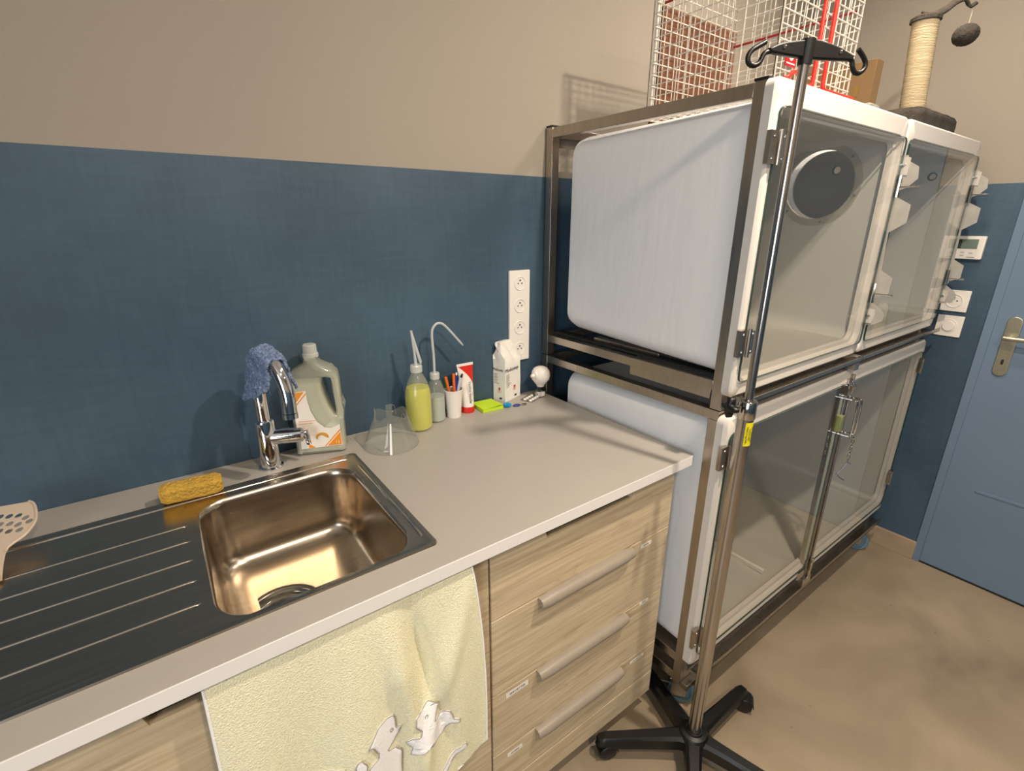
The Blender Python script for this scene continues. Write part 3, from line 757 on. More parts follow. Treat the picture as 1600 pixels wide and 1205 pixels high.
# gauze pack
def pack():
    C_ = Vector((.860, -.047, Z0+.0005)); R_ = Vector((.9235, -.0245, Z0+.0005)); 
    ux = (R_-C_).normalized(); uy = Vector((-ux.y, ux.x, 0)); w = .088; d = .047
    t = thing('gauze_pack', 'white paper gauze pack with crumpled folded top in front of the wall sockets', 'paper pack', (.89, -.025, Z0))
    bm = bmesh.new(); lo = []
    H = [0, .03, .06, .09, .115, .130, .142, .154, .166, .178, .190, .197]
    for z in H:
        k = max(0, (z-.125)/.072)
        ring = []
        for (a, b, n_) in (((0, 0), (1, 0), 10), ((1, 0), (1, 1), 6), ((1, 1), (0, 1), 10), ((0, 1), (0, 0), 6)):
            for q_ in range(n_):
                s = a[0]+(b[0]-a[0])*q_/n_; v = a[1]+(b[1]-a[1])*q_/n_
                vv = v; dd_ = d*(1-.72*k)
                y0 = d*.50*k
                p = C_+ux*(s*w)+uy*(y0+vv*dd_)+Vector((0, 0, z))
                amp = .0012+.034*k*(1-k)+.006*k
                ns = noise.noise(Vector((s*3.1+z*22, v*3.3, z*32+s*4)))
                p += (uy*-1)*ns*amp*1.5+ux*noise.noise(Vector((s*5, v*4+7, z*40)))*amp*.5+Vector((0, 0, .006*k*noise.noise(Vector((s*3, 1, 5)))))
                if p.y > -.003: p.y = -.003
                ring.append(p)
        lo.append(ring)
    loft(bm, lo, True, True)
    M_pk = mat('white_pack_paper', (240, 236, 228), .5, bump=.12, bscale=50)
    b = obj('pack_body', bm, M_pk, t, smooth=True, angle=22)
    FM = frame(ux, (0, 0, 1), C_-uy*.0022); SM = frame(-uy, (0, 0, 1), C_+uy*d-ux*.0022)
    text('pack_title', 'Medicomp', .0175, FM @ Matrix.Translation((.036, .106, 0)), M_ink, b)
    text('pack_title', 'Medicomp', .0135, SM @ Matrix.Translation((.021, .108, 0)) @ Matrix.Rotation(math.radians(0), 4, 'Z'), M_ink, b, sx=.68)
    bm = bmesh.new()
    for i in range(9):
        wd = (.020, .017, .023, .018, .021, .016, .030, .022, .015)[i]*.9
        box(bm, .005, .005+wd, .091-i*.0052, .0922-i*.0052, 0, .0003, M=FM)
        if i < 7: box(bm, .004, .004+wd*.8, .093-i*.0052, .0942-i*.0052, 0, .0003, M=SM)
    obj('pack_small_print', bm, M_inkg, b)
    for MM, ox_, sc in ((FM, .052, 1), (SM, .026, .8)):
        flat('pack_emblem', [(ox_+p[0]*sc, .044+p[1]) for p in circ(0, 0, .0048, 6)], MM, M_red, b, depth=.0006)
        for dx_ in (-.0045, .0045):
            flat('pack_emblem_outline', [(ox_+dx_*sc+p[0]*sc, .035+p[1]) for p in circ(0, 0, .0046, 6)], MM, M_red, b, depth=.0004, holes=[[(ox_+dx_*sc+p[0]*sc, .035+p[1]) for p in circ(0, 0, .0040, 6)]])
        flat('pack_oval_mark', [(ox_+.006*sc+p[0]*1.5*sc, .012+p[1]*.7) for p in circ(0, 0, .0045, 20)], MM, M_ink, b, depth=.0004)
pack()
# keys: coil, fob, ring
kt = thing('key_fob', 'light blue coil with dark blue fob and steel ring beside the gauze pack', 'key ring', (.862, -.09, Z0))
cx, cy = .8455, -.0805
pts = []
for k in range(241):
    a = 2*PI*k/240; rr_ = .0075+.0042*math.cos(a*20); pts.append((cx+rr_*math.cos(a), cy+rr_*math.sin(a), Z0+.0062+.0042*math.sin(a*20)))
obj('blue_coil', tb(pts, .0015, seg=6, closed=True), mat('light_blue_plastic', (20, 150, 205), .35), kt, smooth=True)
obj('fob_tag', lt([(0, 0), (.0125, 0), (.0138, .0015), (.0125, .003), (0, .003)], c=(.8745, -.0905, Z0+.0003), seg=32, sy=.72), mat('dark_blue_plastic', (34, 48, 128), .35), kt, smooth=True)
obj('split_ring', tb([(.8985+.0075*math.cos(a*PI/12), -.0975+.0075*math.sin(a*PI/12), Z0+.0018) for a in range(24)], .0012, seg=8, closed=True), M_steelsh, kt, smooth=True)
obj('ring_clasp', tb([(.886, -.094, Z0+.002), (.902, -.0985, Z0+.003), (.907, -.100, Z0+.003)], [.0015, .003, .002], seg=8), M_steelsh, kt, smooth=True)
# blister pack
bt = thing('blister_pack', 'silver blister pack of white tablets lying between gauze pack and diffuser', 'tablets', (.95, -.06, Z0))
M_foil = mat('silver_foil', (170, 165, 158), .3, .8)
BM = Matrix.Translation((.9515, -.065, Z0+.001)) @ Matrix.Rotation(math.radians(22), 4, 'Z')
bm = bmesh.new(); box(bm, -.031, .031, -.024, .022, 0, .0012, M=BM); obj('foil_card', bm, M_foil, bt, bevel=.0004)
for i in range(4):
    for j in range(2):
        p = BM @ Vector((-.0225+.015*i, -.012+.021*j, .001))
        obj('tablet_blister', lt([(.0058, 0), (.0055, .0022), (.0038, .0040), (0, .0046)], c=p, seg=16), M_white, bt, smooth=True)
# diffuser
df = thing('plug_in_diffuser', 'white bulb-shaped plug-in diffuser on a small glass vial by the cage post', 'diffuser', (.992, -.062, Z0))
dx_, dy_ = .992, -.062
obj('glass_vial', lt([(0, .001), (.0165, .001), (.018, .003), (.018, .022), (.016, .026), (.011, .029), (.011, .034), (0, .034)], c=(dx_, dy_, Z0), seg=32), clear_mat('vial_glass', (.9, .92, .9), 1.5), df, smooth=True)
obj('vial_liquid', lt([(0, .003), (.0158, .003), (.0165, .006), (.0165, .014), (0, .014)], c=(dx_, dy_, Z0), seg=32), mat('vial_liquid', (190, 186, 170), .2), df, smooth=True)
bm = bmesh.new(); g = []
for k in range(13):
    a = math.radians(200+110*k/12); g.append([bm.verts.new((dx_+.0184*math.cos(a), dy_+.0184*math.sin(a), Z0+z)) for z in (.005, .020)])
for k in range(12): bm.faces.new((g[k][0], g[k+1][0], g[k+1][1], g[k][1]))
vl = obj('vial_label', bm, M_paper, df, smooth=True)
DM = frame((.80, -.60, 0), (0, 0, 1), (dx_-.6*.0188, dy_-.8*.0188, Z0+.0125))
bm = bmesh.new()
for i in range(4): box(bm, -.004, .008, -.005+i*.003, -.0042+i*.003, 0, .0003, M=DM)
box(bm, -.009, -.006, -.004, .005, 0, .0003, M=DM)
obj('vial_label_print', bm, mat('purple_grey_print', (110, 100, 140), .5), vl)
obj('wick', tb([(dx_, dy_, Z0+.006), (dx_, dy_, Z0+.036)], .003, seg=10), M_dark, df)
DB = (dx_+.003, dy_, Z0+.005)
obj('diffuser_head', lt([(0, .030), (.012, .030), (.014, .036), (.020, .043), (.029, .055), (.032, .068), (.030, .082), (.023, .093), (.012, .099), (0, .101)], c=DB, seg=40), M_white, df, smooth=True)
obj('plug_collar', tb([(DB[0]-.024, dy_-.004, Z0+.078), (DB[0]-.032, dy_-.004, Z0+.079), (DB[0]-.033, dy_-.004, Z0+.079), (DB[0]-.043, dy_-.004, Z0+.078)], [.015, .013, .007, .005], seg=20), M_white, df, smooth=True)
bm = bmesh.new()
for i in range(6):
    ang = math.radians(-18); a = (i % 3-1)*.009; b = -.006+.010*(i//3)
    M = frame((1, -.1, 0), (.1, .8, .5), (DB[0]+a+.002, dy_-.011+b, Z0+.0985-.004*(i//3 == 0)-.0012*abs(i % 3-1)))
    box(bm, -.0032, .0032, -.0014, .0014, -.002, .0016, M=M)
obj('vent_slots', bm, mat('reddish_brown_slots', (120, 70, 50), .7), df)

# clear cone collar
M_pvc = clear_mat('clear_pvc_sheet', (.95, .96, .95), 1.5, .03, milk=.10, milk_rgb=(235, 235, 228))
cn = thing('recovery_collar', 'clear plastic pet cone collar standing open side down beside the sink corner', 'pet cone', (.437, -.128, Z0))
bm = bmesh.new(); lo = []
CC = Vector((.437, -.122, Z0))
for i in range(9):
    t = i/8; r = .072*(1-t)+.040*t
    ring = []
    for k in range(64):
        a = 2*PI*k/64
        z = t*(.083+.008*math.sin(a*3+1))+.0008
        ring.append((CC.x+r*math.cos(a)+.006*t, CC.y+r*math.sin(a)*.98+.004*t, CC.z+z+(0 if i else .003*max(0, math.sin(a-2.2)))))
    lo.append(ring)
loft(bm, lo)
co = obj('cone_sheet', bm, M_pvc, cn, smooth=True)
sd = co.modifiers.new('solid', 'SOLIDIFY'); sd.thickness = .0009; sd.offset = 0
# painted window reflection, a white streak on the side that faces the room
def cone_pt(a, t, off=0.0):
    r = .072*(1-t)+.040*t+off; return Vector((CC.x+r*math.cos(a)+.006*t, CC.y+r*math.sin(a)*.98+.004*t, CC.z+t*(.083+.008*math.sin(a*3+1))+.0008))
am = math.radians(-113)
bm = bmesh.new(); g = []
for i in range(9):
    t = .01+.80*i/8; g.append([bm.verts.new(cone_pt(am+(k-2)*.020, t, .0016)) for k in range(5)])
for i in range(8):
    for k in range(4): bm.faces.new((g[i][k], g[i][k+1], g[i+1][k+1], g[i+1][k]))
obj('reflection_streak', bm, mat('white_reflection_streak', (236, 238, 242), .15), cn, smooth=True)
for a, hgt in ((math.radians(-60), .012), (math.radians(160), .020), (math.radians(60), .016)):
    p = cone_pt(a, 1); tn = Vector((-math.sin(a), math.cos(a), 0))
    q_ = [p-tn*.007-Vector((0, 0, .012)), p-tn*.006+Vector((0, 0, hgt*.6)), p+Vector((0, 0, hgt)), p+tn*.006+Vector((0, 0, hgt*.6)), p+tn*.007-Vector((0, 0, .012))]
    obj('fastening_loop', tb(smoothpath(q_, 5), .0011, seg=6), M_pvc, cn, smooth=True)
obj('rim_edge', tb([cone_pt(2*PI*k/64, 1) for k in range(64)], .0009, seg=6, closed=True), M_pvc, cn, smooth=True)
obj('bottom_edge', tb([cone_pt(2*PI*k/64, 0)+Vector((0, 0, .0006)) for k in range(64)], .0009, seg=6, closed=True), M_pvc, cn, smooth=True)
tbp = cone_pt(math.radians(75), 1)
obj('top_tab', bx(tbp.x-.009, tbp.x+.009, tbp.y-.002, tbp.y, tbp.z-.014, tbp.z+.020), M_pvc, cn, bevel=.0005)

# sponge
bm = bmesh.new()
SMx = frame((1, -.075, 0), (0.075, 1, .25), (-.012, -.1335, Z0+.0265))
lo = []
for i in range(21):
    t = i/20; x = -.056+.112*t
    k = 1-.25*max(0, abs(t-.5)*2-.8)/.2
    lo.append([SMx @ Vector((x, a*k*(1+.05*noise.noise(Vector((x*60, a*90, 0)))), b*k*(1+.07*noise.noise(Vector((x*50, b*90, 4)))))) for a, b in rr(-.017, .017, -.018, .018, .006, 4)])
loft(bm, lo, True, True)
so_ = obj('sponge', bm, mat('yellow_sponge_foam', (206, 164, 66), .9, var=.14, scale=40, bump=.9, bscale=160), None, smooth=True, angle=60)
tag(so_, 'yellow cellulose sponge lying on the back rim of the sink', 'sponge')

# slotted turner
tn_ = thing('slotted_turner', 'white slotted plastic turner standing at the left end of the drainboard', 'spatula', (-.29, -.2, Z0))
M_turn = mat('cream_plastic', (206, 188, 168), .35)
P0 = Vector((-.2515, -.108, .940)); P1 = Vector((-.330, -.060, .945)); P2 = Vector((-.289, -.200, .904))
U = (P0-P1).normalized(); V = ((P0+P1)/2-P2); V = (V-U*V.dot(U)).normalized()
TM = frame(U, V, P0)
blade = [(p.x, p.y) for p in smoothpath([(-.0172, .0091, 0), (-.0066, .0047, 0), (.0072, -.0098, 0), (.021, -.0311, 0), (.0252, -.0489, 0), (.0241, -.0662, 0), (.0175, -.0803, 0), (.0145, -.0904, 0), (.0182, -.1016, 0), (.0306, -.1245, 0), (.0465, -.150, 0)], 3)]
blade += [(p.x, p.y) for p in smoothpath([(.032, -.156, 0), (.016, -.135, 0), (-.0028, -.1063, 0), (-.0347, -.0814, 0), (-.0638, -.0555, 0), (-.0908, -.0215, 0), (-.0863, -.0102, 0), (-.0593, -.0029, 0)], 3)]
holes = []
for x, y in ((-.0434, -.0256), (-.0290, -.0242), (-.0145, -.0227), (0, -.0269), (.0111, -.0345), (-.0319, -.0421), (-.0169, -.0404), (-.0025, -.0421), (-.0575, -.0270), (-.0450, -.0455), (-.0233, -.0560), (-.0078, -.0560), (.0072, -.0530), (-.0365, -.0600)):
    holes.append([(x+.0056*math.cos(a*PI/8), y+.0056*math.sin(a*PI/8)) for a in range(16)])
flat('turner_blade', blade, TM, M_turn, tn_, holes=holes, depth=.0022, bevel=.0006, smooth=True)
obj('blade_lip', tb([TM @ Vector((p[0], p[1], .0015)) for p in blade[0:24]], .0022, seg=8), M_turn, tn_, smooth=True)
h0 = TM @ Vector((.0385, -.151, .001))
obj('turner_handle', tb([h0, Vector((h0.x-.012, h0.y-.05, .8895)), Vector((h0.x-.06, h0.y-.20, .8895))], .0058, seg=12), M_turn, tn_, smooth=True)

# ---------------------------------------------------------------- sockets and thermostat
def socket_face(M, parent, dimmer=False, r=.0215):
    """round French socket with earth pin, in local XY, normal +Z"""
    bm = bmesh.new()
    if dimmer:
        lathe(bm, [(0, .007), (.0185, .007), (.0195, .006), (.0195, -.0005), (.0225, -.0005), (.0235, .0015), (.0265, .0015), (.028, 0)], seg=36)
        for v in bm.verts: v.co = M @ v.co
        return obj('dimmer_knob', bm, M_white, parent, smooth=True, angle=40)
    lathe(bm, [(0, -.0), (.0185, .0002), (.0195, .0020), (.0215, .0022), (.0225, 0)], seg=36)
    for v in bm.verts: v.co = M @ v.co
    s = obj('socket_face', bm, M_white, parent, smooth=True, angle=40)
    for px, py in ((-.0075, 0), (.0075, 0)):
        h = flat('socket_hole', [(px+p[0], py+p[1]) for p in circ(0, 0, .0022, 12)], M @ Matrix.Translation((0, 0, .0007)), M_dark, s, depth=.0005)
    obj('earth_pin', tb([M @ Vector((0, .0095, -.001)), M @ Vector((0, .0095, .003))], .0021, seg=10), M_dark, s)
    return s
st = thing('socket_strip', 'tall white four-gang socket strip on the blue wall behind the gauze pack', 'wall socket', (.946, -.006, 1.0))
flat('cover_plate', rr(-.040, .040, -.147, .147, .003, 4), XZ((.946, -.0045, 1.148)), M_white, st, depth=.009, bevel=.0015, smooth=True)
for i in range(4): socket_face(XZ((.946, -.0091, 1.148+.1065-.071*i)), st)
st = thing('wall_socket', 'single square white socket on the right wall below the thermostat', 'wall socket', (XR-.004, -.733, 1.10))
flat('cover_plate', rr(-.041, .041, -.041, .041, .002, 3), YZ((XR-.004, -.733, 1.146)), M_white, st, depth=.008, bevel=.0012, smooth=True)
socket_face(YZ((XR-.0081, -.730, 1.146)) @ Matrix.Scale(1.22, 4), st)
st = thing('dimmer_switch', 'square white rotary dimmer below the single socket on the right wall', 'switch', (XR-.004, -.735, 1.0))
flat('cover_plate', rr(-.041, .041, -.041, .041, .002, 3), YZ((XR-.004, -.735, 1.047)), M_white, st, depth=.008, bevel=.0012, smooth=True)
socket_face(YZ((XR-.0081, -.735, 1.047)), st, True)
st = thing('thermostat', 'white wall thermostat with green-grey display on the right wall', 'thermostat', (XR-.01, -.72, 1.305))
flat('housing', rr(-.055, .055, -.042, .042, .004, 4), YZ((XR-.010, -.718, 1.347)), M_white, st, depth=.020, bevel=.003, smooth=True)
TS = YZ((XR-.0203, -.718, 1.347))
sc_ = flat('display', [(-.031, -.004), (.036, -.004), (.036, .031), (-.031, .031)], TS, mat('grey_green_lcd', (112, 128, 116), .2), st, depth=.001)
flat('display_dark_bar', [(-.030, -.003), (-.011, -.003), (-.011, .030), (-.030, .030)], TS @ Matrix.Translation((0, 0, .0005)), mat('dark_lcd', (56, 66, 60), .2), sc_, depth=.0004)  # dark bar at one end of the display
for px, py in ((-.002, -.017), (-.002, -.028), (.022, -.019)):
    flat('thermostat_button', rr(px-.006, px+.006, py-.0028, py+.0028, .002, 3), TS @ Matrix.Translation((0, 0, .0004)), mat('button_grey', (196, 192, 184), .4), st, depth=.0012)
flat('thermostat_logo', [(.012, -.035), (.036, -.035), (.036, -.033), (.012, -.033)], TS @ Matrix.Translation((0, 0, .0003)), M_inkg, st, depth=.0004)

# ---------------------------------------------------------------- animal cages
def open_tub(name, parent, fx0, fx1, fz0, fz1, bx0, bx1, bz0, bz1, yb, border=(.030, .018, .048, .036), r=.018, yf=-.705, mats=None, cut=None):
    n = 8
    def lp(x0, x1, z0, z1, r, y): return [(x, y, z) for x, z in rr(x0, x1, z0, z1, r, n)]
    ix0, ix1, iz0, iz1 = fx0+border[0], fx1-border[1], fz0+border[3], fz1-border[2]
    t = .006
    def mix(a, b, k): return a+(b-a)*k
    loops = [lp(bx0+t+.03, bx1-t-.03, bz0+t+.05, bz1-t-.03, .04, yb-t+.0),
             lp(bx0+t+.012, bx1-t-.012, bz0+t+.030, bz1-t-.012, .045, yb-t-.012),
             lp(bx0+t+.008, bx1-t-.008, bz0+t+.022, bz1-t-.008, .045, yb-t-.04),
             lp(bx0+t, bx1-t, bz0+t, bz1-t, .04, -.672),
             lp(ix0+.014, ix1-.014, iz0+.014, iz1-.014, .028, -.678),
             lp(ix0+.013, ix1-.013, iz0+.013, iz1-.013, .028, -.690),
             lp(ix0+.004, ix1-.004, iz0+.004, iz1-.004, .034, -.692),
             lp(ix0, ix1, iz0, iz1, .036, yf+.003),
             lp(ix0-.003, ix1+.003, iz0-.003, iz1+.003, .038, yf),
             lp(fx0+.006, fx1-.006, fz0+.006, fz1-.006, r, yf),
             lp(fx0, fx1, fz0, fz1, r, yf+.006),
             lp(fx0, fx1, fz0, fz1, r, -.681),
             lp(fx0+.003, fx1-.003, fz0+.003, fz1-.003, r, -.679),
             lp(bx0, bx1, bz0, bz1, .045, -.674),
             lp(bx0+.008, bx1-.008, bz0+.022, bz1-.008, .05, yb-.04),
             lp(bx0+.012, bx1-.012, bz0+.030, bz1-.012, .05, yb-.012),
             lp(bx0+.030, bx1-.030, bz0+.05, bz1-.03, .05, yb)]
    # closed shell: first loop is the inner back, last the outer back
    bm = bmesh.new(); mi = [2]*4+[1]*8+[0]*4
    loft(bm, loops, False, True, mi=mi)
    bm.faces.ensure_lookup_table(); vs_ = [v for v in bm.verts][:len(loops[0])]; f_ = bm.faces.new(vs_[::-1]); f_.material_index = 2
    o = obj(name, bm, [M_tub, M_gel, M_inner], parent, smooth=True, angle=40)
    if cut:
        for (c0, c1, y, z, rad) in cut:
            cb = lt([(0, 0), (rad, 0), (rad, c1-c0), (0, c1-c0)], c=(c0, y, z), axis='x', seg=48)
            co = obj('cutter', cb, M_gel, parent)
            md = o.modifiers.new('cut', 'BOOLEAN'); md.object = co; md.operation = 'DIFFERENCE'; md.solver = 'EXACT'
            bpy.context.view_layer.update()
            dg = bpy.context.evaluated_depsgraph_get()
            nm = bpy.data.meshes.new_from_object(o.evaluated_get(dg)); o.modifiers.remove(md); o.data = nm
            bpy.data.objects.remove(co)
    return o
def tube_frame(bm, segs, w=.028):
    for a, b in segs:
        x0, x1 = min(a[0], b[0]), max(a[0], b[0]); y0, y1 = min(a[1], b[1]), max(a[1], b[1]); z0, z1 = min(a[2], b[2]), max(a[2], b[2])
        box(bm, x0, x1 if x1-x0 > .001 else x0+w, y0, y1 if y1-y0 > .001 else y0+w, z0, z1 if z1-z0 > .001 else z0+w)
CX0, CX1 = 1.045, 2.43
def part_box(name, par, a, m=None, bev=.001): return obj(name, bx(*a), m or M_steel, par, bevel=bev)
def hinge(par, x, z, flip=1):
    y = -.7125
    bm = bmesh.new(); box(bm, x-.030*flip if flip > 0 else x+.004, x-.004*flip if flip > 0 else x+.030, y-.002, y+.0075, z-.030, z+.030)
    box(bm, x+.004 if flip > 0 else x-.020, x+.020 if flip > 0 else x-.004, y-.007, y-.004, z-.026, z+.026)
    tube(bm, [(x, y-.006, z-.032), (x, y-.006, z+.032)], .0045, seg=12)
    o = obj('door_hinge', bm, M_steel, par, smooth=True, angle=30)
    for dz in (-.02, .02):
        for sx in (-.017, .012):
            obj('screw', lt([(0, -.0022), (.0025, -.0018), (.0033, 0)], c=(x+sx*flip, y-.0022 if sx < 0 else y-.0072, z+dz), axis='y', seg=10), M_steelsh, o, smooth=True)
def glass_door(par, x0, x1, z0, z1, r=.03, y=-.7085, th=.005):
    bm = bmesh.new(); pts = rr(x0, x1, z0, z1, r, 6)
    A = [bm.verts.new((x, y-th/2, z)) for x, z in pts]; B = [bm.verts.new((x, y+th/2, z)) for x, z in pts]
    bm.faces.new(A); bm.faces.new(B[::-1]); nn = len(A)
    for k in range(nn): f = bm.faces.new((A[k], B[k], B[(k+1) % nn], A[(k+1) % nn])); f.material_index = 1
    return obj('glass_door', bm, [M_glass, M_glassedge], par)

# lower unit
lc = thing('cage_unit', 'lower white fibreglass animal cage on casters, stacked under the upper cage', 'animal cage', (1.73, -.35, 0), 'stacked animal cages')
parts = [('frame_post', (CX0, CX0+.028, -.678, -.650, .135, .984)), ('frame_post', (CX0, CX0+.028, -.034, -.006, .135, 1.008)),
         ('frame_post', (CX1-.028, CX1, -.678, -.650, .135, .984)), ('frame_post', (CX1-.028, CX1, -.034, -.006, .135, 1.008)),
         ('frame_rail', (CX0, CX0+.028, -.678, -.034, .984, 1.008)), ('frame_rail', (CX1-.028, CX1, -.678, -.034, .984, 1.008)),
         ('frame_rail', (CX0+.003, CX0+.031, -.650, -.034, .205, .233)), ('frame_rail', (CX1-.031, CX1-.003, -.650, -.034, .205, .233)),
         ('frame_rail', (CX0+.003, CX0+.031, -.650, -.034, .135, .163)),
         ('frame_rail', (CX0+.028, CX1-.028, -.678, -.650, .150, .172)), ('frame_rail', (CX0+.028, CX1-.028, -.034, -.006, .984, 1.008)),
         ('frame_rail', (CX0+.028, CX1-.028, -.034, -.006, .150, .178))]
for nm, a in parts: part_box(nm, lc, a)
bm = bmesh.new(); box(bm, CX0+.06, CX1+.03, -.712, -.679, .158, .162); box(bm, CX0+.06, CX1+.03, -.712, -.709, .158, .176)
obj('drip_ledge', bm, M_steel, lc, bevel=.0006)
bm = bmesh.new(); box(bm, CX0+.002, CX0+.050, -.70, -.678, .130, .150); box(bm, CX0+.046, CX0+.050, -.72, -.678, .120, .165); obj('corner_bracket', bm, M_steel, lc, bevel=.0008)
open_tub('cage_tub', lc, CX0-.012, CX1+.008, .235, 1.000, CX0+.004, CX1-.03, .255, .982, -.115, border=(.030, .018, .045, .034))
obj('floor_divider', bx(CX0+.5, CX0+.512, -.64, -.16, .265, .283), M_gel, lc, bevel=.003)
glass_door(lc, 1.054, 1.705, .268, .957, .022)
glass_door(lc, 1.745, 2.420, .268, .957, .022)
bm = bmesh.new(); box(bm, 1.708, 1.726, -.712, -.684, .232, .972); box(bm, 1.730, 1.740, -.716, -.690, .250, .985)
obj('centre_post', bm, M_steel, lc, bevel=.001)
obj('door_edge_strip', bx(1.694, 1.7065, -.7085, -.7035, .30, .95), mat('pale_green_strip', (176, 182, 160), .35), lc)
bm = bmesh.new(); box(bm, 1.672, 1.76, -.716, -.700, .958, .964); box(bm, 1.69, 1.73, -.722, -.700, .925, .958); tube(bm, [(1.715, -.72, .93), (1.715, -.73, .955), (1.712, -.72, .972)], .005, seg=10)
obj('top_latch', bm, M_steelsh, lc, bevel=.0006)
bm = bmesh.new(); box(bm, 1.655, 1.70, -.712, -.7055, .232, .262); box(bm, 1.70, 1.76, -.716, -.700, .185, .215); tube(bm, [(1.728, -.715, .20), (1.728, -.72, .30)], .006, seg=10)
obj('bottom_latch', bm, M_steelsh, lc, bevel=.0006)
hinge(lc, 1.046, .903); hinge(lc, 1.046, .352); hinge(lc, 2.402, .900, -1); hinge(lc, 2.402, .40, -1)
obj('lock_block', bx(1.690, 1.712, -.722, -.7050, .80, .855), mat('olive_latch', (120, 128, 86), .4), lc, bevel=.002)
# D-shaped pulls on the two lower doors
for nm, x in (('pull_handle', 1.722), ('pull_handle', 1.752)):
    z0, z1 = .785, .905
    obj(nm, tb(smoothpath([(x, -.704, z1), (x, -.735, z1), (x, -.745, z1-.012), (x, -.745, z0+.012), (x, -.735, z0), (x, -.704, z0)], 5), .0032, seg=10), M_chrome, lc, smooth=True)
def caster(par, x, y, brake=True, ang=0):
    M = Matrix.Translation((x, y, 0)) @ Matrix.Rotation(ang, 4, 'Z')
    bm = bmesh.new(); lathe(bm, [(0, -.012), (.030, -.012), (.030, -.016), (.039, -.016), (.044, -.011), (.044, .011), (.039, .016), (.030, .016), (.030, .012), (0, .012)], axis='y', seg=32)
    for v in bm.verts: v.co = M @ (v.co+Vector((.018, 0, .0445)))
    w = obj('caster_wheel', bm, M_caster, par, smooth=True, angle=30)
    bm = bmesh.new(); lathe(bm, [(0, -.0195), (.010, -.0195), (.012, -.0185), (.012, .0185), (.010, .0195), (0, .0195)], axis='y', seg=16)
    for v in bm.verts: v.co = M @ (v.co+Vector((.018, 0, .0445)))
    obj('axle', bm, M_steelsh, w, smooth=True)
    bm = bmesh.new(); box(bm, -.016, .030, -.0235, -.020, .038, .098, M=M); box(bm, -.016, .030, .020, .0235, .038, .098, M=M); box(bm, -.022, .032, -.0235, .0235, .096, .104, M=M); box(bm, -.03, .03, -.03, .03, .118, .124, M=M)
    vv = [M @ Vector((0, 0, .100)), M @ Vector((0, 0, .136))]; tube(bm, vv, .016, seg=16)
    if brake: box(bm, -.055, -.018, -.012, .012, .070, .076, M=M)
    obj('caster_fork', bm, M_steel, par, bevel=.001)
caster(lc, 1.100, -.632, True, math.radians(-50)); caster(lc, CX1-.020, -.640, True, math.radians(-60)); caster(lc, 1.085, -.06, False, .4); caster(lc, CX1-.045, -.06, False, 2.0)

# hook pin on its chain (hangs from the right door's pull handle)
hk = thing('chain_hook', 'chrome wire hook on a short chain hanging from the lower cage door pull', 'hook', (1.752, -.74, .6))
z = .782; k = 0
while z > .690:
    c_ = Vector((1.752+.002*math.sin(k*2), -.7455, z-.007))
    ptsl = [c_+(Vector((.0035*math.cos(a*PI/6), 0, .0085*math.sin(a*PI/6))) if k % 2 == 0 else Vector((0, .0035*math.cos(a*PI/6), .0085*math.sin(a*PI/6)))) for a in range(12)]
    obj('chain_link', tb(ptsl, .0011, seg=6, closed=True), M_steelsh, hk, smooth=True); z -= .0135; k += 1
e_ = Vector((1.752, -.7455, .684))
obj('hook_wire', tb(smoothpath([e_+Vector((.030, .0, -.013)), e_+Vector((.008, 0, -.002)), e_, e_+Vector((-.045, -.003, -.006)), e_+Vector((-.084, -.005, -.010)), e_+Vector((-.084, -.005, -.016)), e_+Vector((-.045, -.003, -.040)), e_+Vector((.004, -.0, -.066))], 5), .0024, seg=8), M_chrome, hk, smooth=True)

# upper unit
uc = thing('cage_unit', 'upper white fibreglass double animal cage with glass doors and lock plates, stacked on top', 'animal cage', (1.73, -.35, 1.01), 'stacked animal cages')
parts = [('frame_post', (CX0, CX0+.028, -.678, -.650, 1.010, 1.706)), ('frame_post', (CX0, CX0+.028, -.034, -.006, 1.010, 1.706)),
         ('frame_post', (CX1-.028, CX1, -.678, -.650, 1.010, 1.706)), ('frame_post', (CX1-.028, CX1, -.034, -.006, 1.010, 1.706)),
         ('frame_rail', (CX0+.001, CX0+.027, -.650, -.034, 1.677, 1.704)), ('frame_rail', (CX1-.027, CX1-.001, -.650, -.034, 1.677, 1.704)),
         ('frame_rail', (CX0+.001, CX0+.027, -.650, -.034, 1.056, 1.080)), ('frame_rail', (CX1-.027, CX1-.001, -.650, -.034, 1.056, 1.080)),
         ('frame_rail', (CX0+.028, CX1-.028, -.676, -.652, 1.018, 1.042)), ('frame_rail', (CX0+.028, CX1-.028, -.034, -.006, 1.056, 1.080)),
         ('frame_rail', (CX0+.028, CX1-.028, -.034, -.006, 1.678, 1.704))]
for nm, a in parts: part_box(nm, uc, a)
for (a, b) in ((-.678, -.650), (-.034, -.006)):
    for x in (CX0, CX1-.028): part_box('end_cap', uc, (x-.001, x+.029, a-.001, b+.001, 1.706, 1.711), M_rubber)
bm = bmesh.new(); box(bm, CX0+.03, 1.725, -.728, -.676, 1.034, 1.037); box(bm, CX0+.03, 1.725, -.728, -.725, 1.034, 1.048)
box(bm, 1.735, CX1+.035, -.728, -.676, 1.034, 1.037); box(bm, 1.735, CX1+.035, -.728, -.725, 1.034, 1.048)
obj('drip_ledge', bm, M_steel, uc, bevel=.0006)
bm = bmesh.new(); box(bm, 1.700, 1.730, -.722, -.684, 1.005, 1.050); obj('centre_bracket', bm, M_steel, uc, bevel=.001)
bm = bmesh.new(); box(bm, CX0+.035, CX0+.055, -.70, -.679, 1.010, 1.045); box(bm, CX0+.028, CX0+.085, -.684, -.679, 1.010, 1.045); obj('corner_bracket', bm, M_steel, uc, bevel=.001)
part_box('slide_plate', uc, (CX0+.012, CX0+.016, -.640, -.385, 1.028, 1.056))
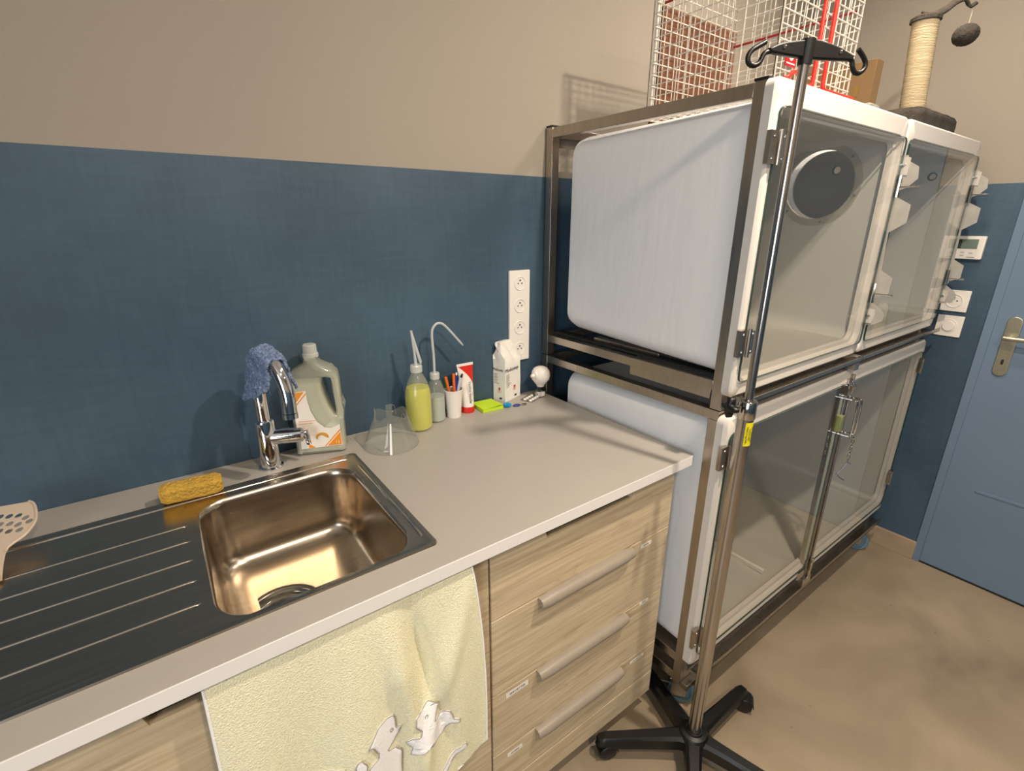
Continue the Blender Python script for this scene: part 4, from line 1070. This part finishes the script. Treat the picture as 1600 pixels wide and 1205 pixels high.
part_box('slide_bar', uc, (CX0+.05, CX0+.075, -.45, -.20, 1.086, 1.096), M_steel)
for x in (1.075, 1.5, 1.95, 2.36): part_box('support_bar', uc, (x, x+.04, -.650, -.034, 1.081, 1.087), M_dark)
HY, HZ = -.512, 1.547
TL = open_tub('cage_tub', uc, CX0-.014, 1.733, 1.052, 1.706, CX0+.004, 1.722, 1.092, 1.680, -.098, border=(.030, .017, .048, .036), cut=[(1.65, 1.74, HY, HZ, .098)])
TR = open_tub('cage_tub', uc, 1.741, CX1+.010, 1.052, 1.706, 1.750, CX1-.030, 1.092, 1.680, -.098, border=(.020, .028, .048, .036), cut=[(1.735, 1.82, HY, HZ, .098), (2.34, 2.43, -.272, 1.642, .018), (2.34, 2.43, -.600, 1.597, .013)])
for vy, vz, vr in ((-.272, 1.642, .018), (-.600, 1.597, .013)):
    bm = bmesh.new(); lathe(bm, [(vr*.82, -.002), (vr*1.12, -.002), (vr*1.12, .010), (vr*.82, .010), (vr*.82, -.002)], c=(2.392, vy, vz), axis='x', seg=28)
    obj('vent_grommet', bm, M_glassedge, uc, smooth=True, angle=30)
# ring round the pass-through hole
bm = bmesh.new(); lathe(bm, [(.098, 0), (.118, 0), (.118, .003), (.098, .003), (.098, 0)], c=(1.7095, HY, HZ), axis='x', seg=48)
rg = obj('porthole_ring', bm, clear_mat('milky_ring_plastic', (.95, .95, .93), 1.5, .1, milk=.35, milk_rgb=(225, 220, 208)), uc, smooth=True, angle=30)
for k in range(6):
    a = PI*k/3+.3; obj('ring_screw', lt([(0, -.003), (.003, -.002), (.0035, 0)], c=(1.7095, HY+.108*math.cos(a), HZ+.108*math.sin(a)), axis='x', seg=10), M_inkg, rg)
glass_door(uc, 1.050, 1.730, 1.088, 1.656, .016)
glass_door(uc, 1.756, 2.430, 1.088, 1.656, .016)
hinge(uc, 1.050, 1.580); hinge(uc, 1.050, 1.185)
def lock_plate(x, first):
    pr = [(-.690, 1.614), (-.714, 1.614), (-.718, 1.598), (-.733, 1.583), (-.736, 1.552), (-.724, 1.532), (-.716, 1.526), (-.7105, 1.520), (-.7095, 1.508), (-.7345, 1.486), (-.735, 1.438), (-.712, 1.412), (-.714, 1.306), (-.734, 1.286), (-.734, 1.242), (-.716, 1.226), (-.712, 1.212), (-.730, 1.190), (-.735, 1.178), (-.735, 1.160), (-.720, 1.146), (-.706, 1.142), (-.696, 1.142)]
    pr = [(-.709 + (y+.709)*1.6 if y < -.709 else y, z) for y, z in pr]
    slot = [(-y, z) for y, z in ((-.711, 1.556), (-.7165, 1.556), (-.7165, 1.543), (-.711, 1.543))]
    M = frame((0, -1, 0), (0, 0, 1), (x, 0, 0))
    pts = [(-y, z) for y, z in pr]
    o = flat('lock_plate', pts, M, mat('worn_galvanised_plate', (178, 173, 164), .42, .35, var=.12, scale=24), uc, holes=[slot], depth=.0022)
    flat('latch_tab', [(.700, 1.566), (.726, 1.562), (.726, 1.607), (.702, 1.612)], frame((0, -1, 0), (0, 0, 1), (x-.003, 0, 0)), M_plate2, o, depth=.002)
    flat('latch_tab', [(.702, 1.150), (.724, 1.150), (.728, 1.178), (.724, 1.192), (.702, 1.194)], frame((0, -1, 0), (0, 0, 1), (x-.003, 0, 0)), M_plate2, o, depth=.002)
    for zz in (1.590, 1.172): obj('lock_bolt', lt([(0, -.005), (.003, -.005), (.0045, 0)], c=(x-.004, -.714, zz), axis='x', seg=12), M_steelsh, o, smooth=True)
    for zz in (1.532, 1.238):
        obj('slide_pin', tb([(x-.012, -.712, zz), (x-.012, -.758, zz), (x-.008, -.762, zz-.001)], .0026, seg=8), M_chrome, o, smooth=True)
        obj('slide_grip', tb([(x-.014, -.7155, zz-.026), (x-.014, -.7155, zz+.030)], .0036, seg=8), M_chrome, o, smooth=True)
M_plate2 = mat('pale_steel_tab', (205, 199, 189), .35, .3)
lock_plate(1.7395, True); lock_plate(2.442, False)

# ---------------------------------------------------------------- things on top of the cages
ZT = 1.680
cr_ = thing('wire_crate', 'white wire pet carrier with red handle rods on top of the cage', 'pet carrier', (1.27, -.49, ZT+.004))
x0, x1, y0, y1, z0, z1 = 1.108, 1.452, -.652, -.330, ZT+.008, 2.02
def mesh_panel(name, o, U, V, nu, nv, lu, lv, r=.0013):
    bm = bmesh.new(); o = Vector(o); U = Vector(U); V = Vector(V)
    Nn = U.cross(V).normalized()
    for i in range(nu+1): rr_ = r*(1.6 if i in (0, nu) else 1); tube(bm, [o+U*lu*i/nu, o+U*lu*i/nu+V*lv], rr_, seg=6)
    for j in range(nv+1): rr_ = r*(1.6 if j in (0, nv) else 1); tube(bm, [o+V*lv*j/nv+Nn*r*1.5, o+V*lv*j/nv+U*lu+Nn*r*1.5], rr_, seg=6)
    return obj(name, bm, M_wire, cr_, smooth=True)
mesh_panel('side_grille', (x0, y0, z0), (0, 1, 0), (0, 0, 1), 12, 13, y1-y0, z1-z0)
mesh_panel('side_grille', (x1, y0, z0), (0, 1, 0), (0, 0, 1), 12, 13, y1-y0, z1-z0)
mesh_panel('front_grille', (x0, y0, z0), (1, 0, 0), (0, 0, 1), 15, 13, x1-x0, z1-z0)
mesh_panel('back_grille', (x0, y1, z0), (1, 0, 0), (0, 0, 1), 15, 13, x1-x0, z1-z0)
mesh_panel('bottom_grille', (x0, y0, z0), (1, 0, 0), (0, 1, 0), 15, 12, x1-x0, y1-y0)
mesh_panel('top_grille', (x0, y0, z1), (1, 0, 0), (0, 1, 0), 15, 12, x1-x0, y1-y0)
obj('white_corner_post', tb([(x0+.018, y1+.004, z0), (x0+.018, y1+.004, z1)], .004, seg=10), M_wire, cr_, smooth=True)
yy = y0-.008
obj('red_latch_rod', tb(smoothpath([(1.130, yy, 1.722), (1.150, yy, 1.726), (1.165, yy-.004, 1.738), (1.185, yy-.004, 1.734), (1.215, yy, 1.722), (1.244, yy, 1.722), (1.256, yy, 1.728), (1.258, yy, 1.742), (1.258, yy, 1.90), (1.258, yy, 2.02)], 5), .0045, seg=10), M_red, cr_, smooth=True)
obj('red_latch_rod', tb(smoothpath([(1.306, yy, 2.02), (1.306, yy, 1.90), (1.306, yy, 1.745), (1.310, yy, 1.730), (1.324, yy, 1.724), (1.44, yy, 1.724), (1.470, yy, 1.724)], 5), .0045, seg=10), M_red, cr_, smooth=True)
obj('red_top_rod', tb([(x1-.004, y0+.01, 1.905), (x1-.004, y1-.005, 1.905)], .003, seg=8), M_darkred, cr_, smooth=True)
obj('red_top_rod', tb([(x0+.03, y0+.01, 1.945), (x0+.03, y1-.005, 1.945)], .003, seg=8), M_darkred, cr_, smooth=True)
obj('red_foot', bx(x0+.004, x0+.022, y0-.006, y0-.002, z0+.012, z0+.022), M_red, cr_, bevel=.001)
LMc = XZ((1.154, y0-.006, 1.762))
lb_ = flat('maker_badge', [(-.021, -.016), (.021, -.016), (.021, .020), (-.021, .020)], LMc, mat('red_badge', (176, 22, 34), .4), cr_, depth=.002)
flat('badge_disc', circ(0, .004, .0095, 24), LMc @ Matrix.Translation((0, 0, .0012)), M_white, lb_, depth=.0006)
text('badge_lettering', 'M D C', .0135, LMc @ Matrix.Translation((0, .004, .0018)), mat('badge_ink', (150, 20, 28), .5), lb_, sx=.9)
flat('badge_line', [(-.017, -.012), (.017, -.012), (.017, -.0095), (-.017, -.0095)], LMc @ Matrix.Translation((0, 0, .0012)), M_white, lb_, depth=.0004)

tag(obj('cardboard_sheet', bx(1.150, 1.478, -.322, -.300, ZT+.002, 1.947), M_cardd, None, bevel=.002), 'dark brown cardboard panel standing behind the wire pet carrier', 'cardboard')
pb = thing('plastic_tray', 'small clear plastic box under the brown carton on the cage', 'box', (1.90, -.38, ZT+.001))
obj('tray_shell', bx(1.875, 1.95, -.545, -.22, ZT+.001, 1.786), clear_mat('cloudy_plastic', (.9, .9, .88), 1.45, .1, milk=.35), pb, bevel=.004)
cb_ = thing('cardboard_box', 'narrow brown carton standing right of the wire pet carrier', 'box', (1.9, -.38, 1.787))
obj('carton_body', bx(1.885, 1.935, -.536, -.20, 1.787, 1.905), M_card, cb_, bevel=.001)
obj('carton_tape', bx(1.8842, 1.885, -.50, -.488, 1.81, 1.84), mat('brown_tape', (120, 96, 44), .4), cb_)

sp_ = thing('scratching_post', 'sisal cat scratching post with dark plush base and dangling ball on top of the cage', 'cat scratching post', (2.03, -.57, ZT+.001))
bm = bmesh.new(); lo = []
for z_, ins in ((ZT+.001, .010), (ZT+.010, 0), (ZT+.082, 0), (ZT+.094, .008), (ZT+.098, .02)):
    lo.append([(x, y, z_) for x, y in rr(1.985+ins, 2.345-ins, -.650+ins, -.40-ins, .03, 5)])
loft(bm, lo, True, True)
bs = obj('plush_base', bm, M_plush, sp_, smooth=True, angle=60)
ss = bs.modifiers.new('sub', 'SUBSURF'); ss.levels = 2; ss.render_levels = 3; ss.subdivision_type = 'SIMPLE'
tx = bpy.data.textures.new('plush', 'CLOUDS'); tx.noise_scale = .02; dm = bs.modifiers.new('d', 'DISPLACE'); dm.texture = tx; dm.strength = .006; dm.texture_coords = 'LOCAL'
pc = Vector((2.125, -.575, ZT+.10)); pt = Vector((2.085, -.570, 2.030))
bm = bmesh.new(); NZ = 160; rings = []
for i in range(NZ+1):
    t = i/NZ; c_ = pc.lerp(pt, t); rr_ = .0345+.0009*math.sin(t*2*PI*62)
    rings.append([(c_.x+rr_*math.cos(2*PI*k/32), c_.y+rr_*math.sin(2*PI*k/32), c_.z+.001*math.sin(2*PI*k/32)) for k in range(32)])
loft(bm, rings, True, True)
obj('sisal_column', bm, M_sisal, sp_, smooth=True, angle=80)
obj('fabric_cap', lt([(0, .012), (.030, .012), (.040, .006), (.0405, -.004), (.037, -.006), (.037, 0), (0, 0)], c=pt, seg=32), M_plush, sp_, smooth=True)
arm = smoothpath([pt+Vector((-.02, 0, .012)), pt+Vector((.018, -.01, .014)), pt+Vector((.035, -.03, .024)), pt+Vector((.058, -.05, .046)), pt+Vector((.075, -.066, .050)), pt+Vector((.092, -.075, .034)), pt+Vector((.113, -.085, .044))], 6)
bm = bmesh.new(); g = []
for i, p in enumerate(arm):
    wv = .016*(1-.65*i/len(arm)); g.append([bm.verts.new(p+Vector((0, s*wv*.6, s*wv*.5))) for s in (-1, 0, 1)])
for i in range(len(g)-1):
    for k in range(2): bm.faces.new((g[i][k], g[i][k+1], g[i+1][k+1], g[i+1][k]))
am_ = obj('spring_arm', bm, M_plush, sp_, smooth=True)
sd = am_.modifiers.new('solid', 'SOLIDIFY'); sd.thickness = .006; sd.offset = 0
hp_ = arm[-3]; bc = hp_+Vector((-.012, -.001, -.082))
obj('string', tb([hp_, bc], .0008, seg=6), mat('pale_string', (190, 180, 160), .8), sp_)
bm = bmesh.new(); bmesh.ops.create_icosphere(bm, subdivisions=5, radius=.033)
for v in bm.verts:
    nrm = v.co.normalized(); v.co = bc+Vector((v.co.x*1.0, v.co.y, v.co.z*.88))*(1+.07*noise.noise(nrm*14)+.05*noise.noise(nrm*40))
obj('plush_ball', bm, M_plush, sp_, smooth=True, angle=80)

# ---------------------------------------------------------------- drip stand
iv = thing('drip_stand', 'tall steel drip stand with black two-hook head and black five-star wheeled base', 'drip stand', (.99, -.77, 0))
PX, PY = .990, -.770
def polar(a, r, z): return Vector((PX+r*math.cos(math.radians(a)), PY+r*math.sin(math.radians(a)), z))
M_pole = mat('satin_steel_pole', (190, 184, 178), .22, 1.0, var=.04, scale=20, stretch=(8, 8, .4))
obj('lower_pole', tb([(PX, PY, .085), (PX, PY, 1.045)], .0168, seg=32), M_pole, iv, smooth=True)
obj('upper_pole', tb([(PX, PY, 1.03), (PX, PY, 1.712)], .0090, seg=28), M_pole, iv, smooth=True)
cl = obj('clamp_collar', lt([(.0095, .0415), (.0175, .041), (.0188, .039), (.0188, .002), (.0178, 0), (.0165, 0)], c=(PX, PY, 1.037), seg=36), M_steelsh, iv, smooth=True)
kd = Vector((-.62, .25, .05)).normalized()
kq = Vector((PX, PY, 1.062))
obj('knob_screw', tb([kq+kd*.015, kq+kd*.035], .004, seg=10), M_steelsh, cl, smooth=True)
bm = bmesh.new(); ka = kd; kb = ka.cross(Vector((0, 0, 1))).normalized(); kc = ka.cross(kb)
kk = kq+kd*.034
lo = []
for off, sc in ((0, .6), (.004, 1), (.014, 1), (.018, .7)):
    lo.append([kk+ka*off+(kb*math.cos(a*PI/18)+kc*math.sin(a*PI/18))*(.017+.006*math.cos(a*PI/18*4))*sc for a in range(36)])
loft(bm, lo, True, True); obj('clamp_knob', bm, M_black, cl, smooth=True, angle=50)
# yellow sticker round the pole
bm = bmesh.new(); g = []
for k in range(17):
    a = math.radians(-144+70*k/16); g.append([bm.verts.new((PX+.0172*math.cos(a), PY+.0172*math.sin(a), z_)) for z_ in (.977, 1.032)])
for k in range(16): bm.faces.new((g[k][0], g[k+1][0], g[k+1][1], g[k][1]))
ys = obj('yellow_sticker', bm, M_yellow, iv, smooth=True)
an = math.radians(-109)
YM = frame((0, 0, -1), (-math.sin(an), math.cos(an), 0), (PX+.0176*math.cos(an), PY+.0176*math.sin(an), 1.004))
YM2 = YM
for j, s_ in enumerate(('MAX 2 kg PAR', 'CROCHET', 'ATTENTION')):
    text('sticker_lettering', s_, .0062, YM @ Matrix.Translation((0, -.006+.0062*j, -.0004*(j-1)**2)), M_ink, ys)
# head
HD = frame((.927, -.375, 0), (0, 0, 1), (PX, PY, 0))
obj('head_socket', tb([(PX, PY, 1.700), (PX, PY, 1.738)], [.0115, .0125], seg=20), M_black, iv, smooth=True)
flat('hook_bar', [(p.x, p.y) for p in smoothpath([(-.078, 1.7195, 0), (-.052, 1.7295, 0), (-.002, 1.7375, 0), (.020, 1.7380, 0), (.062, 1.7310, 0), (.098, 1.7195, 0)], 4)]+[(.096, 1.7120), (.060, 1.7105), (.020, 1.7090), (-.006, 1.7090), (-.040, 1.7105), (-.073, 1.7130)], HD, M_black, iv, depth=.012, bevel=.003, smooth=True)
for s_ in (-.050, .066): obj('bar_rivet', lt([(0, -.0015), (.0028, -.001), (.0032, 0)], c=HD @ Vector((s_, 1.7225, .0065)), M=Matrix.Rotation(-math.radians(22), 4, 'Z'), axis='y', seg=14), M_steelsh, iv, smooth=True)
hl = [(-.070, 1.7165), (-.083, 1.7120), (-.0905, 1.6985), (-.1005, 1.6930), (-.1105, 1.6955), (-.1142, 1.7045), (-.1086, 1.7145), (-.0960, 1.7220), (-.0835, 1.7285)]
hr = [(.088, 1.7165), (.0985, 1.7130), (.1025, 1.7040), (.1095, 1.6960), (.1200, 1.6955), (.1290, 1.7030), (.1290, 1.7120), (.1210, 1.7215), (.1080, 1.7310)]
for h_ in (hl, hr): obj('bag_hook', tb([HD @ Vector((a.x, a.z, 0)) for a in smoothpath([(p[0], 0, p[1]) for p in h_], 6)], .0042, seg=12), M_black, iv, smooth=True)
# star base
obj('base_hub', lt([(0, .052), (.040, .052), (.043, .060), (.040, .088), (.034, .096), (.024, .099), (.022, .104), (.0175, .104)], c=(PX, PY, 0), seg=40), M_black, iv, smooth=True)
for j, ad in enumerate((0, 72, 144, 216, 288)):
    d_ = Vector((math.cos(math.radians(ad)), math.sin(math.radians(ad)), 0)); s_ = Vector((-d_.y, d_.x, 0)); o_ = Vector((PX, PY, 0))
    bm = bmesh.new(); lo = []
    for t, w_, zt, zb in ((.020, .030, .090, .054), (.045, .0215, .090, .050), (.10, .0185, .088, .048), (.18, .0175, .083, .047), (.245, .017, .078, .047), (.262, .015, .073, .049), (.268, .009, .067, .052)):
        lo.append([o_+d_*t+s_*a+Vector((0, 0, b)) for a, b in ((-w_, zb), (w_, zb), (w_, zt-.008), (w_*.62, zt), (-w_*.62, zt), (-w_, zt-.008))])
    loft(bm, lo, True, True)
    lg_ = obj('base_leg', bm, M_black, iv, smooth=True, angle=40)
    ca = math.radians(ad+(-60, 100, 190, 40, 300)[j]); f_ = Vector((math.cos(ca), math.sin(ca), 0)); g_ = Vector((-f_.y, f_.x, 0))
    cpos = o_+d_*.250+f_*.012+Vector((0, 0, .0255))
    Mx = Matrix(((f_.x, g_.x, 0, cpos.x), (f_.y, g_.y, 0, cpos.y), (0, 0, 1, cpos.z), (0, 0, 0, 1)))
    bm = bmesh.new()
    for sgn in (-1, 1): lathe(bm, [(0, sgn*.006), (.0245, sgn*.006), (.0252, sgn*.009), (.024, sgn*.017), (.014, sgn*.020), (0, sgn*.020)], axis='y', seg=28, M=None)
    for v in bm.verts: v.co = Mx @ v.co
    wh = obj('base_caster', bm, M_black, lg_, smooth=True, angle=35)
    bm = bmesh.new(); lo = []
    for a in range(0, 11):
        th = math.radians(5+17*a); lo.append([Mx @ Vector((math.cos(th)*r_, b, math.sin(th)*r_)) for r_, b in ((.0262, -.021), (.0285, -.019), (.0285, .019), (.0262, .021))])
    loft(bm, lo, True, True)
    obj('caster_hood', bm, M_black, wh, smooth=True, angle=40)
